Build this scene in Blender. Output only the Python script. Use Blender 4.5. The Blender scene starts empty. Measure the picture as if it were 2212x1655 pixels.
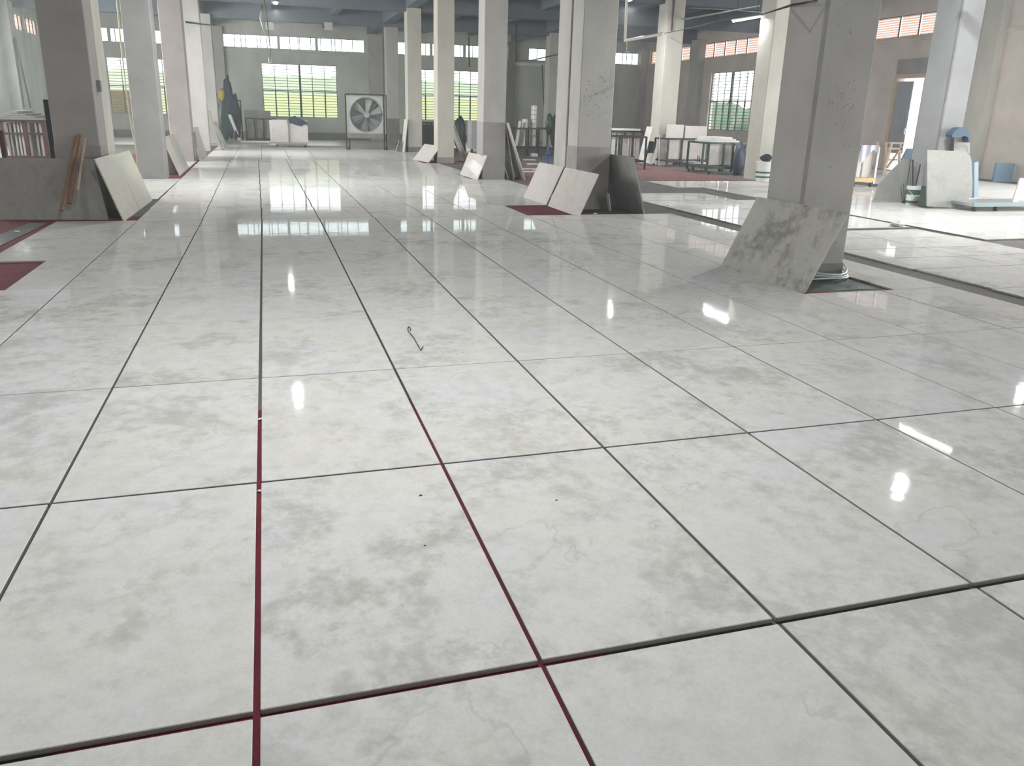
import bpy, math, random
from mathutils import Vector, Matrix, Euler
rnd = random.Random(7)
C = bpy.context.scene.collection
sc = bpy.context.scene

# ------------------------------------------------------------------ camera
CAM_H = 1.6
FPX, CX, CY = 1699.08, 1092.65, 763.57
ROT = Euler((math.radians(72.96), math.radians(-1.36), math.radians(-16.40)), 'XYZ')
ROT = Euler((1.27339, -0.02374, -0.28623), 'XYZ')
cam_d = bpy.data.cameras.new('camera')
cam = bpy.data.objects.new('camera', cam_d); C.objects.link(cam)
cam.location = (0, 0, CAM_H); cam.rotation_euler = ROT
cam_d.sensor_fit = 'HORIZONTAL'; cam_d.sensor_width = 36
cam_d.lens = 36 * FPX / 2212
cam_d.shift_x = (1106 - CX) / 2212
cam_d.shift_y = (CY - 827.5) / 2212
cam_d.clip_start = 0.05; cam_d.clip_end = 400
sc.camera = cam

# ------------------------------------------------------------------ world, light, exposure
w = bpy.data.worlds.new('sky'); sc.world = w; w.use_nodes = True
bg = w.node_tree.nodes['Background']
bg.inputs[0].default_value = (0.93, 0.98, 1.0, 1); bg.inputs[1].default_value = 3.5
sc.view_settings.view_transform = 'Standard'; sc.view_settings.look = 'None'
sc.view_settings.gamma = 1; sc.view_settings.use_curve_mapping = False
sc.view_settings.exposure = 0.38
sc.cycles.use_denoising = True
sc.cycles.max_bounces = 6; sc.cycles.diffuse_bounces = 4; sc.cycles.glossy_bounces = 3; sc.cycles.volume_bounces = 0
sc.cycles.use_adaptive_sampling = True; sc.cycles.adaptive_threshold = .06; sc.cycles.adaptive_min_samples = 16
sc.cycles.sample_clamp_indirect = 6

def area(name, loc, rot, sx, sy, power, col=(1, 1, 1)):
    l = bpy.data.lights.new(name, 'AREA'); l.shape = 'RECTANGLE'; l.size = sx; l.size_y = sy
    l.energy = power; l.color = col
    o = bpy.data.objects.new(name, l); C.objects.link(o); o.location = loc; o.rotation_euler = rot
    return o
XL, XR, YB, YF = -9.6, 21.3, 44.2, -6.0
PI = math.pi
# area lights added at assumed openings outside the frame, to brighten the hall
area('fill_light_right', (XR + .3, 8.5, 2.6), (0, PI/2, 0), 4.6, 15, 1050, (1, .985, .95))
area('fill_light_left', (XL - .3, 25.5, 3.0), (0, -PI/2, 0), 2.8, 19, 1800, (1, .99, .95))
area('fill_light_front', (15.5, YF - .3, 1.8), (PI/2, 0, 0), 4, 3.4, 380, (1, .99, .97))

# ------------------------------------------------------------------ surveying helpers: a sight line meets the floor or a wall plane
RM = ROT.to_matrix()
def ray(px, py): return RM @ Vector(((px - CX) / FPX, -(py - CY) / FPX, -1.0))
def gnd(px, py, z=0.0):
    d = ray(px, py); return Vector((0, 0, CAM_H)) + d * ((z - CAM_H) / d.z)
def ony(px, py, Y):
    d = ray(px, py); return Vector((0, 0, CAM_H)) + d * (Y / d.y)
def onx(px, py, X):
    d = ray(px, py); return Vector((0, 0, CAM_H)) + d * (X / d.x)

# ------------------------------------------------------------------ materials
def mat(name, col, rough=.6, metal=0, var=0.0, vscale=3.0, col2=None, bump=0.0, bscale=30, spec=.5, speck=None, stretch=(1, 1, 1), rnd_off=True, trans=0):
    m = bpy.data.materials.new(name); m.use_nodes = True
    n = m.node_tree.nodes; L = m.node_tree.links
    b = n['Principled BSDF']
    b.inputs['Roughness'].default_value = rough; b.inputs['Metallic'].default_value = metal
    b.inputs['Specular IOR Level'].default_value = spec
    b.inputs['Base Color'].default_value = (*col, 1)
    if not (var or bump or speck): return m
    tc = n.new('ShaderNodeTexCoord'); mp = n.new('ShaderNodeMapping'); mp.inputs['Scale'].default_value = stretch
    L.new(tc.outputs['Object'], mp.inputs[0])
    if rnd_off:
        oi = n.new('ShaderNodeObjectInfo'); mu = n.new('ShaderNodeMath'); mu.operation = 'MULTIPLY'; mu.inputs[1].default_value = 37
        L.new(oi.outputs['Random'], mu.inputs[0]); L.new(mu.outputs[0], mp.inputs['Location'])
    if var:
        t = n.new('ShaderNodeTexNoise'); t.inputs['Scale'].default_value = vscale; t.inputs['Detail'].default_value = 6; t.inputs['Roughness'].default_value = .6
        L.new(mp.outputs[0], t.inputs['Vector'])
        r = n.new('ShaderNodeMapRange'); r.inputs[1].default_value = .3; r.inputs[2].default_value = .7
        L.new(t.outputs[0], r.inputs[0])
        mx = n.new('ShaderNodeMix'); mx.data_type = 'RGBA'
        c2 = col2 or tuple(c * (1 - var) for c in col)
        mx.inputs[6].default_value = (*col, 1); mx.inputs[7].default_value = (*c2, 1)
        L.new(r.outputs[0], mx.inputs[0]); out = mx.outputs[2]
        if speck:
            t2 = n.new('ShaderNodeTexNoise'); t2.inputs['Scale'].default_value = speck[0]; t2.inputs['Detail'].default_value = 5
            L.new(mp.outputs[0], t2.inputs['Vector'])
            r2 = n.new('ShaderNodeMapRange'); r2.inputs[1].default_value = speck[1]; r2.inputs[2].default_value = speck[1] + .06
            L.new(t2.outputs[0], r2.inputs[0])
            m2 = n.new('ShaderNodeMath'); m2.operation = 'MULTIPLY'; m2.inputs[1].default_value = speck[2]; L.new(r2.outputs[0], m2.inputs[0])
            mx2 = n.new('ShaderNodeMix'); mx2.data_type = 'RGBA'; L.new(m2.outputs[0], mx2.inputs[0]); L.new(out, mx2.inputs[6])
            mx2.inputs[7].default_value = (col[0] * .25, col[1] * .25, col[2] * .25, 1); out = mx2.outputs[2]
        L.new(out, b.inputs['Base Color'])
    if bump:
        t = n.new('ShaderNodeTexNoise'); t.inputs['Scale'].default_value = bscale; t.inputs['Detail'].default_value = 4
        L.new(mp.outputs[0], t.inputs['Vector'])
        bp = n.new('ShaderNodeBump'); bp.inputs['Strength'].default_value = bump; bp.inputs['Distance'].default_value = .02
        L.new(t.outputs[0], bp.inputs['Height']); L.new(bp.outputs[0], b.inputs['Normal'])
    return m

def marble(name, base=(.72, .70, .685), dark=(.38, .365, .325), amount=.55, rough=.035, bump=0.0):
    m = bpy.data.materials.new(name); m.use_nodes = True
    n = m.node_tree.nodes; L = m.node_tree.links; b = n['Principled BSDF']
    b.inputs['Roughness'].default_value = rough
    tc = n.new('ShaderNodeTexCoord'); oi = n.new('ShaderNodeObjectInfo')
    sc1 = n.new('ShaderNodeVectorMath'); sc1.operation = 'SCALE'; sc1.inputs[0].default_value = (61, 37, 83); L.new(oi.outputs['Random'], sc1.inputs['Scale'])
    ad = n.new('ShaderNodeVectorMath'); ad.operation = 'ADD'; L.new(tc.outputs['Object'], ad.inputs[0]); L.new(sc1.outputs[0], ad.inputs[1])
    rt = n.new('ShaderNodeVectorRotate'); rt.rotation_type = 'Z_AXIS'; 
    ra = n.new('ShaderNodeMath'); ra.operation = 'MULTIPLY'; ra.inputs[1].default_value = 9.0
    L.new(oi.outputs['Random'], ra.inputs[0]); L.new(ra.outputs[0], rt.inputs['Angle']); L.new(ad.outputs[0], rt.inputs['Vector'])
    v = rt.outputs[0]
    M_DUST = .60
    def noise(scale, det, ro=.6, dist=0.0, vec=None):
        t = n.new('ShaderNodeTexNoise'); t.inputs['Scale'].default_value = scale; t.inputs['Detail'].default_value = det
        t.inputs['Roughness'].default_value = ro; t.inputs['Distortion'].default_value = dist
        L.new(vec or v, t.inputs['Vector']); return t.outputs[0]
    def rng(x, a, bb, c=0., d=1., smooth=True):
        r = n.new('ShaderNodeMapRange'); r.inputs[1].default_value = a; r.inputs[2].default_value = bb; r.inputs[3].default_value = c; r.inputs[4].default_value = d
        if smooth: r.interpolation_type = 'SMOOTHSTEP'
        L.new(x, r.inputs[0]); return r.outputs[0]
    def math_(op, a, c):
        q = n.new('ShaderNodeMath'); q.operation = op
        for i, x in enumerate((a, c)):
            if isinstance(x, (int, float)): q.inputs[i].default_value = x
            else: L.new(x, q.inputs[i])
        return q.outputs[0]
    def mix(f, a, c):
        q = n.new('ShaderNodeMix'); q.data_type = 'RGBA'
        if isinstance(f, (int, float)): q.inputs[0].default_value = f
        else: L.new(f, q.inputs[0])
        for i, x in ((6, a), (7, c)):
            if isinstance(x, tuple): q.inputs[i].default_value = (*x, 1)
            else: L.new(x, q.inputs[i])
        return q.outputs[2]
    hue = rng(noise(1.3, 3), .35, .65)
    c = mix(hue, base, (base[0] * 1.0, base[1] * .985, base[2] * .93))
    cool = rng(noise(1.9, 3, .5, .5), .45, .7)
    c = mix(math_('MULTIPLY', cool, .5), c, (base[0] * .93, base[1] * .955, base[2] * .985))
    fine = noise(9, 7, .72)
    big = noise(1.5, 4, .66, .5)
    patch = rng(math_('ADD', big, math_('MULTIPLY', math_('SUBTRACT', fine, .5), .55)), .47, .72)
    am = rng(oi.outputs['Random'], 0, 1, amount * .45, amount * 1.25, False)
    c = mix(math_('MULTIPLY', patch, am), c, dark)
    mot = rng(fine, .36, .66)
    c = mix(math_('MULTIPLY', mot, .19), c, (dark[0] * .95, dark[1] * .98, dark[2] * .9))
    light = rng(noise(22, 3, .7), .58, .72)
    c = mix(math_('MULTIPLY', light, .22), c, (.76, .76, .73))
    grain = rng(noise(75, 2, .7), .38, .62)
    c = mix(math_('MULTIPLY', grain, .10), c, (dark[0], dark[1], dark[2]))
    # hair veins that run inside the cloudy patches
    vn = noise(1.3, 5, .60, .3)
    ve = rng(math_('ABSOLUTE', math_('SUBTRACT', vn, .5), 0), 0.0, .014, 1, 0)
    vm = rng(noise(1.4, 2), .5, .62)
    c = mix(math_('MULTIPLY', math_('MULTIPLY', ve, vm), .20), c, (.24, .23, .21))
    sp = rng(noise(34, 3, .6), .70, .745)
    spm = rng(big, .50, .62)
    c = mix(math_('MULTIPLY', math_('MULTIPLY', sp, spm), .55), c, (.16, .16, .14))
    L.new(c, b.inputs['Base Color'])
    L.new(rng(fine, .3, .7, rough * .7, rough * 1.5), b.inputs['Roughness'])
    bp = n.new('ShaderNodeBump'); bp.inputs['Strength'].default_value = .03; bp.inputs['Distance'].default_value = .02
    L.new(noise(2.2, 2), bp.inputs['Height']); L.new(bp.outputs[0], b.inputs['Normal'])
    df = n.new('ShaderNodeBsdfDiffuse'); L.new(c, df.inputs[0]); ms = n.new('ShaderNodeMixShader'); ms.inputs[0].default_value = M_DUST
    L.new(b.outputs[0], ms.inputs[1]); L.new(df.outputs[0], ms.inputs[2]); L.new(ms.outputs[0], n['Material Output'].inputs[0])
    return m

def emit(name, col, s):
    m = bpy.data.materials.new(name); m.use_nodes = True
    n = m.node_tree.nodes; b = n['Principled BSDF']
    b.inputs['Base Color'].default_value = (*col, 1); b.inputs['Emission Color'].default_value = (*col, 1); b.inputs['Emission Strength'].default_value = s
    return m
def translucent(name, col, mixf=.8):
    m = bpy.data.materials.new(name); m.use_nodes = True
    n = m.node_tree.nodes; L = m.node_tree.links; n.remove(n['Principled BSDF'])
    t = n.new('ShaderNodeBsdfTranslucent'); t.inputs[0].default_value = (*col, 1)
    d = n.new('ShaderNodeBsdfDiffuse'); d.inputs[0].default_value = (*col, 1)
    x = n.new('ShaderNodeMixShader'); x.inputs[0].default_value = 1 - mixf
    L.new(t.outputs[0], x.inputs[1]); L.new(d.outputs[0], x.inputs[2]); L.new(x.outputs[0], n['Material Output'].inputs[0])
    return m
def glassy(name, col=(.95, 1, 1)):
    m = bpy.data.materials.new(name); m.use_nodes = True
    n = m.node_tree.nodes; L = m.node_tree.links; n.remove(n['Principled BSDF'])
    t = n.new('ShaderNodeBsdfTransparent'); t.inputs[0].default_value = (*col, 1)
    g = n.new('ShaderNodeBsdfGlossy'); g.inputs['Roughness'].default_value = .02
    f = n.new('ShaderNodeFresnel'); f.inputs[0].default_value = 1.45
    x = n.new('ShaderNodeMixShader'); L.new(f.outputs[0], x.inputs[0])
    L.new(t.outputs[0], x.inputs[1]); L.new(g.outputs[0], x.inputs[2]); L.new(x.outputs[0], n['Material Output'].inputs[0])
    return m

M_slab = marble('polished_marble')
M_slab_dark = marble('grey_marble', base=(.40, .39, .36), dark=(.20, .19, .17), amount=.75, rough=.12)
M_slab_warm = marble('cream_marble', base=(.65, .63, .575), dark=(.48, .46, .40), amount=.35)
M_slab_pink = marble('pinkish_marble', base=(.66, .62, .60), dark=(.47, .44, .42), amount=.4)
M_edge = mat('sawn_edge', (.40, .37, .34), .8)
M_slab_mid = marble('mid_grey_marble', base=(.36, .36, .34), dark=(.26, .26, .24), amount=.4, rough=.2)  # one darker grey tone for the slabs at far right
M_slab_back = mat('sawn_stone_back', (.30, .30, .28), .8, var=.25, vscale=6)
M_white = mat('white_stone', (.72, .70, .68), .35, var=.1, vscale=5)
M_conc = mat('concrete_floor', (.15, .135, .12), .85, var=.35, vscale=2, bump=.2, bscale=25, rnd_off=False)
M_red = mat('red_carpet', (.20, .022, .040), .95, var=.4, vscale=4, bump=.4, bscale=160)
M_brown = mat('faded_red_carpet', (.24, .10, .095), .95, var=.45, vscale=2.2, col2=(.12, .07, .065), bump=.3, bscale=120)
M_wall = mat('grey_plaster', (.63, .65, .58), .85, var=.3, vscale=.8, bump=.12, bscale=20, stretch=(1, 1, .5))
M_wall_r = mat('plaster_right', (.72, .63, .57), .85, var=.25, vscale=.8, bump=.12, bscale=20)
M_pil = mat('pillar_plaster', (.50, .485, .455), .8, var=.22, vscale=1.6, bump=.15, bscale=24, speck=(17, .69, .45), stretch=(1, 1, .6))
M_pil_w = mat('pillar_plaster_warm', (.60, .58, .51), .8, var=.18, vscale=1.6, bump=.15, bscale=24, speck=(14, .68, .5), stretch=(1, 1, .6))
M_band = mat('dirty_band', (.26, .245, .235), .75, var=.3, vscale=3)
M_band_p = mat('pinkish_band', (.37, .34, .325), .75, var=.3, vscale=3)
M_ceil = mat('ceiling_concrete', (.16, .19, .22), .9, var=.25, vscale=.7)
M_beam = mat('beam_concrete', (.17, .20, .235), .9, var=.25, vscale=.9)
M_joint = mat('dark_joint', (.05, .045, .04), .9)
M_frame = mat('window_steel', (.05, .07, .06), .5, .3)
M_thinbar = mat('grey_bar', (.22, .25, .22), .5, .2)
M_steel = mat('dark_steel', (.07, .065, .06), .5, .5, var=.3, vscale=8)
M_rust = mat('rusty_red_steel', (.14, .055, .05), .6, .3, var=.4, vscale=8)
M_galv = mat('galvanised_steel', (.42, .43, .44), .4, .6)
M_gwhite = mat('white_paint', (.75, .74, .70), .5)
M_pvc = mat('white_pipe', (.80, .78, .72), .35)
M_cable = mat('black_cable', (.03, .03, .03), .6)
M_ycable = mat('yellowed_cable', (.45, .40, .28), .6)
M_blue = mat('navy_cloth', (.035, .06, .085), .9, var=.4, vscale=9, bump=.5, bscale=20)
M_black = mat('dark_cloth', (.03, .035, .04), .9, var=.4, vscale=9, bump=.5, bscale=18)
M_maroon = mat('maroon_cloth', (.07, .03, .035), .9, var=.4, vscale=9, bump=.5, bscale=18)
M_yellow = mat('yellow_plastic', (.42, .33, .08), .6)
M_wood = mat('timber', (.33, .19, .11), .7, var=.35, vscale=5, stretch=(6, 6, 1))
M_wood_l = mat('pale_timber', (.62, .48, .36), .7, var=.3, vscale=5, stretch=(6, 6, 1))
M_greenp = mat('green_plastic', (.05, .17, .12), .45, var=.2, vscale=5)
M_greend = mat('dark_green_sheet', (.035, .075, .06), .35, var=.4, vscale=3, bump=.4, bscale=9)
M_clear = glassy('clear_film')
M_blued = mat('deep_blue_board', (.05, .10, .16), .6)
M_bluem = mat('blue_enamel', (.03, .09, .22), .45)
M_gate = mat('grey_corrugated_steel', (.36, .38, .40), .5, .4, var=.15, vscale=3)
M_pane = translucent('pink_louvre_glass', (.66, .52, .46))
M_panew = translucent('milky_glass', (.98, .97, .96))
M_leaf = mat('yellow_green_grass', (.31, .30, .12), .9, var=.3, vscale=.5, col2=(.22, .27, .15))  # yellow green of the grass itself, with greener patches
M_leaf2 = mat('green_trees', (.045, .15, .085), .9, var=.4, vscale=1.2, col2=(.13, .10, .08))
M_ground = mat('outside_paving', (.5, .5, .46), .9)
M_orange = mat('orange_tarp', (.20, .11, .06), .8, var=.3, vscale=2, col2=(.17, .15, .06))
M_lamp = emit('lamp_glow', (.93, .97, 1), 60)
M_tube = emit('tube_glow', (.97, 1, 1), 9)
M_fan = mat('fan_sheet_steel', (.55, .56, .54), .4, .3)
M_fanb = mat('dusty_fan_blade', (.30, .31, .30), .8)
M_debris = mat('stone_chips', (.62, .60, .56), .7)

# ------------------------------------------------------------------ mesh building
class MB:
    def __init__(s): s.v = []; s.f = []
    def add(s, vs, fs):
        k = len(s.v); s.v += [tuple(v) for v in vs]; s.f += [tuple(i + k for i in f) for f in fs]; return s
    def hexa(s, p):
        return s.add(p, [(0, 3, 2, 1), (4, 5, 6, 7), (0, 1, 5, 4), (1, 2, 6, 5), (2, 3, 7, 6), (3, 0, 4, 7)])
    def box(s, a, b):
        (x0, y0, z0), (x1, y1, z1) = a, b
        x0, x1 = sorted((x0, x1)); y0, y1 = sorted((y0, y1)); z0, z1 = sorted((z0, z1))
        return s.hexa([(x0, y0, z0), (x1, y0, z0), (x1, y1, z0), (x0, y1, z0), (x0, y0, z1), (x1, y0, z1), (x1, y1, z1), (x0, y1, z1)])
    def cbox(s, a, b, c=.004):
        """box with chamfered upright and top edges"""
        (x0, y0, z0), (x1, y1, z1) = a, b
        def ring(d, z, e): return [(x0 + d, y0 + e, z), (x1 - d, y0 + e, z), (x1 - e, y0 + d, z), (x1 - e, y1 - d, z), (x1 - d, y1 - e, z), (x0 + d, y1 - e, z), (x0 + e, y1 - d, z), (x0 + e, y0 + d, z)]
        vs = ring(c, z0, 0) + ring(c, z1 - c, 0) + ring(c * 1.6, z1, c)
        fs = [tuple(reversed(range(8))), tuple(range(16, 24))]
        for k in (0, 8):
            for i in range(8):
                j = (i + 1) % 8; fs.append((k + i, k + j, k + 8 + j, k + 8 + i))
        return s.add(vs, fs)
    def bar(s, p, q, w=.04, h=None):
        h = h or w; p = Vector(p); q = Vector(q); d = (q - p).normalized()
        u = d.cross(Vector((0, 0, 1)));
        if u.length < 1e-3: u = Vector((1, 0, 0))
        u.normalize(); n = u.cross(d).normalized(); u *= w / 2; n *= h / 2
        return s.hexa([p - u - n, p + u - n, p + u + n, p - u + n, q - u - n, q + u - n, q + u + n, q - u + n])
    def tube(s, pts, r, n=8):
        pts = [Vector(p) for p in pts]; rings = []
        for i, p in enumerate(pts):
            d = (pts[min(i + 1, len(pts) - 1)] - pts[max(i - 1, 0)]).normalized()
            u = d.cross(Vector((0, 0, 1)))
            if u.length < 1e-2: u = d.cross(Vector((0, 1, 0)))
            u.normalize(); v = u.cross(d)
            rr = r[i] if isinstance(r, (list, tuple)) else r
            rings.append([p + (u * math.cos(2 * PI * k / n) + v * math.sin(2 * PI * k / n)) * rr for k in range(n)])
        vs = [q for R in rings for q in R]; fs = [tuple(range(n)), tuple(reversed(range((len(pts) - 1) * n, len(pts) * n)))]
        for i in range(len(pts) - 1):
            for k in range(n):
                a = i * n + k; b = i * n + (k + 1) % n; fs.append((a, a + n, b + n, b))
        return s.add(vs, fs)
    def lathe(s, c, prof, n=20, ax='z'):
        vs = []
        for r, z in prof:
            for k in range(n):
                a = 2 * PI * k / n
                p = (r * math.cos(a), r * math.sin(a), z) if ax == 'z' else (r * math.cos(a), z, r * math.sin(a))
                vs.append(tuple(Vector(c) + Vector(p)))
        fs = []
        for i in range(len(prof) - 1):
            for k in range(n):
                a = i * n + k; b = i * n + (k + 1) % n; fs.append((a, b, b + n, a + n))
        fs.append(tuple(reversed(range(n)))); m = (len(prof) - 1) * n; fs.append(tuple(range(m, m + n)))
        return s.add(vs, fs)
    def prism(s, pts, ext):
        n = len(pts); e = Vector(ext); p = [Vector(q) for q in pts]
        vs = p + [q + e for q in p]; fs = [tuple(range(n)), tuple(reversed(range(n, 2 * n)))]
        for i in range(n): j = (i + 1) % n; fs.append((i, i + n, j + n, j))
        return s.add(vs, fs)
    def grid(s, nx, ny, fn):
        k = [fn(i / nx, j / ny) for j in range(ny + 1) for i in range(nx + 1)]
        fs = [(j * (nx + 1) + i, j * (nx + 1) + i + 1, (j + 1) * (nx + 1) + i + 1, (j + 1) * (nx + 1) + i) for j in range(ny) for i in range(nx)]
        return s.add(k, fs)
    def blob(s, c, r, seed=0, nu=16, nv=10, amp=.18):
        g = random.Random(seed); ph = [g.uniform(0, 6) for _ in range(8)]; vs = []; c = Vector(c)
        for j in range(nv + 1):
            t = PI * j / nv
            for i in range(nu):
                a = 2 * PI * i / nu
                k = 1 + amp * (math.sin(3 * a + ph[0] + 2 * t) * .5 + math.sin(5 * t + 2 * a + ph[1]) * .4 + math.sin(7 * a + ph[2] - 3 * t) * .25)
                vs.append((c.x + r[0] * k * math.sin(t) * math.cos(a), c.y + r[1] * k * math.sin(t) * math.sin(a), c.z + r[2] * k * math.cos(t)))
        fs = [(j * nu + i, (j + 1) * nu + i, (j + 1) * nu + (i + 1) % nu, j * nu + (i + 1) % nu) for j in range(nv) for i in range(nu)]
        return s.add(vs, fs)
    def build(s, name, m, parent=None, origin=None, smooth=False):
        me = bpy.data.meshes.new(name)
        if origin is None:
            xs = [v[0] for v in s.v]; ys = [v[1] for v in s.v]; zs = [v[2] for v in s.v]
            origin = ((min(xs) + max(xs)) / 2, (min(ys) + max(ys)) / 2, min(zs))
        ox, oy, oz = origin
        me.from_pydata([(a - ox, b - oy, c - oz) for a, b, c in s.v], [], s.f)
        me.validate(); me.update()
        if smooth:
            for p in me.polygons: p.use_smooth = True
        me.materials.append(m)
        o = bpy.data.objects.new(name, me); C.objects.link(o)
        o.location = origin
        if parent is not None:
            o.parent = parent; q = parent; off = Vector((0, 0, 0))
            while q is not None: off += Vector(q.location); q = q.parent
            o.location = Vector(origin) - off
        return o

def tag(o, label, cat, group=None):
    o['label'] = label; o['category'] = cat
    if group: o['group'] = group
    return o
def thing(name, label, cat, loc, group=None):
    o = bpy.data.objects.new(name, None); C.objects.link(o); o.location = loc; o.empty_display_size = .2
    bpy.context.view_layer.update()
    return tag(o, label, cat, group)
def struct(o): o['kind'] = 'structure'; return o
def stuff(o): o['kind'] = 'stuff'; return o

# ------------------------------------------------------------------ room shell
ZF = -0.022      # screeded floor; the slabs lie on it and their tops are at z = 0
fl = MB().box((XL, YF, -.3), (XR, YB, ZF)).build('floor', M_conc, origin=(0, 0, 0)); struct(fl)
ZC = 6.2
ceil = MB().box((XL, YF, ZC), (XR, YB, ZC + .2)).build('ceiling', M_ceil, origin=(0, 0, 0)); struct(ceil)

def wall(name, fixed, axis, a0, a1, z0, z1, holes, m, th=.24, out=1):
    """wall in the plane axis=fixed with rectangular openings (a0,a1,z0,z1)"""
    A = sorted({a0, a1, *[h[0] for h in holes], *[h[1] for h in holes]}); Z = sorted({z0, z1, *[h[2] for h in holes], *[h[3] for h in holes]})
    mb = MB()
    for j in range(len(Z) - 1):
        run = None
        for i in range(len(A)):
            solid = i < len(A) - 1 and not any(h[0] <= (A[i] + A[i + 1]) / 2 <= h[1] and h[2] <= (Z[j] + Z[j + 1]) / 2 <= h[3] for h in holes)
            if solid and run is None: run = A[i]
            if not solid and run is not None:
                if axis == 'y': mb.box((run, fixed, Z[j]), (A[i], fixed + out * th, Z[j + 1]))
                else: mb.box((fixed, run, Z[j]), (fixed + out * th, A[i], Z[j + 1]))
                run = None
    return struct(mb.build(name, m, origin=(0, 0, 0)))

ZT, ZB = 5.02, 4.40          # high strip of windows
BIG = [(-7.14, -3.4), (.03, 3.77), (7.85, 11.6)]
STR = [(-8.5, -3.0), (-1.72, 5.25), (6.75, 13.25), (14.28, 15.3), (17.2, 21.0)]
wall('wall_back', YB, 'y', XL - .24, XR + .24, -.3, ZC, [(a, b, 1.10, 3.70) for a, b in BIG] + [(a, b, ZB, ZT) for a, b in STR], M_wall)
k = XR / 20.88
def yr(px, py): return onx(px, py, XR).y
def zr(px, py): return onx(px, py, XR).z
RZB, RZT = zr(1641, 113), zr(1643, 77)
R_STR = [(yr(1497, 99), yr(1405, 108)), (yr(1643, 77), yr(1517, 95)), (yr(2027, 24), 26.9)]
RW = (yr(1629, 151), yr(1537, 156), zr(1615, 284), zr(1629, 151))
DW = (yr(2003, 167), yr(1943, 170), -.3, zr(2003, 167))
R_OPEN = (1.0, 16.0, -.3, 5.0)  # assumed opening out of view, put in for the right area light
wall('wall_right', XR, 'x', YF, YB, -.3, ZC, [(a, b, RZB, RZT) for a, b in R_STR] + [RW, (DW[0], DW[1] + .0, DW[2], DW[3]), R_OPEN], M_wall_r)
LZB, LZT = 4.42, 5.06
L_STR = [(38.5, 40.7), (40.8, 43.0)]
wall('wall_left', XL, 'x', YF, YB, -.3, ZC, [(a, b, LZB, LZT) for a, b in L_STR] + [(16.0, 35.0, 1.6, 4.4)], M_wall, out=-1)  # the wide unseen opening is put in for the left area light
wall('wall_front', YF, 'y', XL - .24, XR + .24, -.3, ZC, [(13.5, 17.5, -.3, 3.6)], M_wall, out=-1)  # unseen opening added in front of the front area light

# ceiling beams: across the hall on every pillar line, long ones between
PY = [0.6, 7.3, 13.75, 19.75, 26.0, 32.3, 38.6]
for y in PY: MB().box((XL, y - .25, 5.18), (XR, y + .25, ZC)).build('cross_beam', M_beam, ceil)
for y in [3.9, 10.4, 16.8, 22.9, 29.1, 35.4, 41.4]: MB().box((XL, y - .13, 5.62), (XR, y + .13, ZC)).build('secondary_beam', M_beam, ceil)
for x in (-2.4, 5.6, 13.4): MB().box((x - .2, YF, 5.3), (x + .2, YB, ZC)).build('long_beam', M_beam, ceil)
for x in (-5.1, .45, 3.25, 8.3, 10.9, 16.2, 18.8): MB().box((x - .12, YF, 5.5), (x + .12, YB, ZC)).build('joist', M_beam, ceil)

# ------------------------------------------------------------------ windows
def window(n, label_axis, fixed, a0, a1, z0, z1, grille=True):
    """grilled window: frame, mullions, rail, horizontal bars"""
    def P(a, z, d=0): return (a, fixed + .10 + d, z) if label_axis == 'y' else (fixed + .10 + d, a, z)
    base = MB()
    for (p, q) in ((P(a0, z0), P(a1, z0)), (P(a0, z1), P(a1, z1)), (P(a0, z0), P(a0, z1)), (P(a1, z0), P(a1, z1))): base.bar(p, q, .05)
    o = base.build('window_%d' % n, M_frame, origin=P((a0 + a1) / 2, z0)); struct(o)
    zm = z0 + (z1 - z0) * .5
    MB().bar(P(a0, zm), P(a1, zm), .05).build('rail', M_frame, o)
    for i in range(1, 6):
        a = a0 + (a1 - a0) * i / 6
        if i == 3: MB().bar(P(a, z0), P(a, z1), .10).build('mullion', M_frame, o)
        else:
            MB().bar(P(a, z0), P(a, zm), .06).build('mullion', M_frame, o)
            MB().bar(P(a, zm), P(a, z1), .035).build('mullion', M_thinbar, o)
    nb = 19
    for i in range(1, nb):
        z = z0 + (z1 - z0) * i / nb
        if abs(z - zm) > .05: MB().bar(P(a0, z, -.02), P(a1, z, -.02), .026).build('bar', M_thinbar, o)
    return o
wn = 1
for a, b in BIG: window(wn, 'y', YB, a, b, 1.10, 3.70); wn += 1
window(wn, 'x', XR, RW[0], RW[1], RW[2], RW[3]); wn += 1

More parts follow.
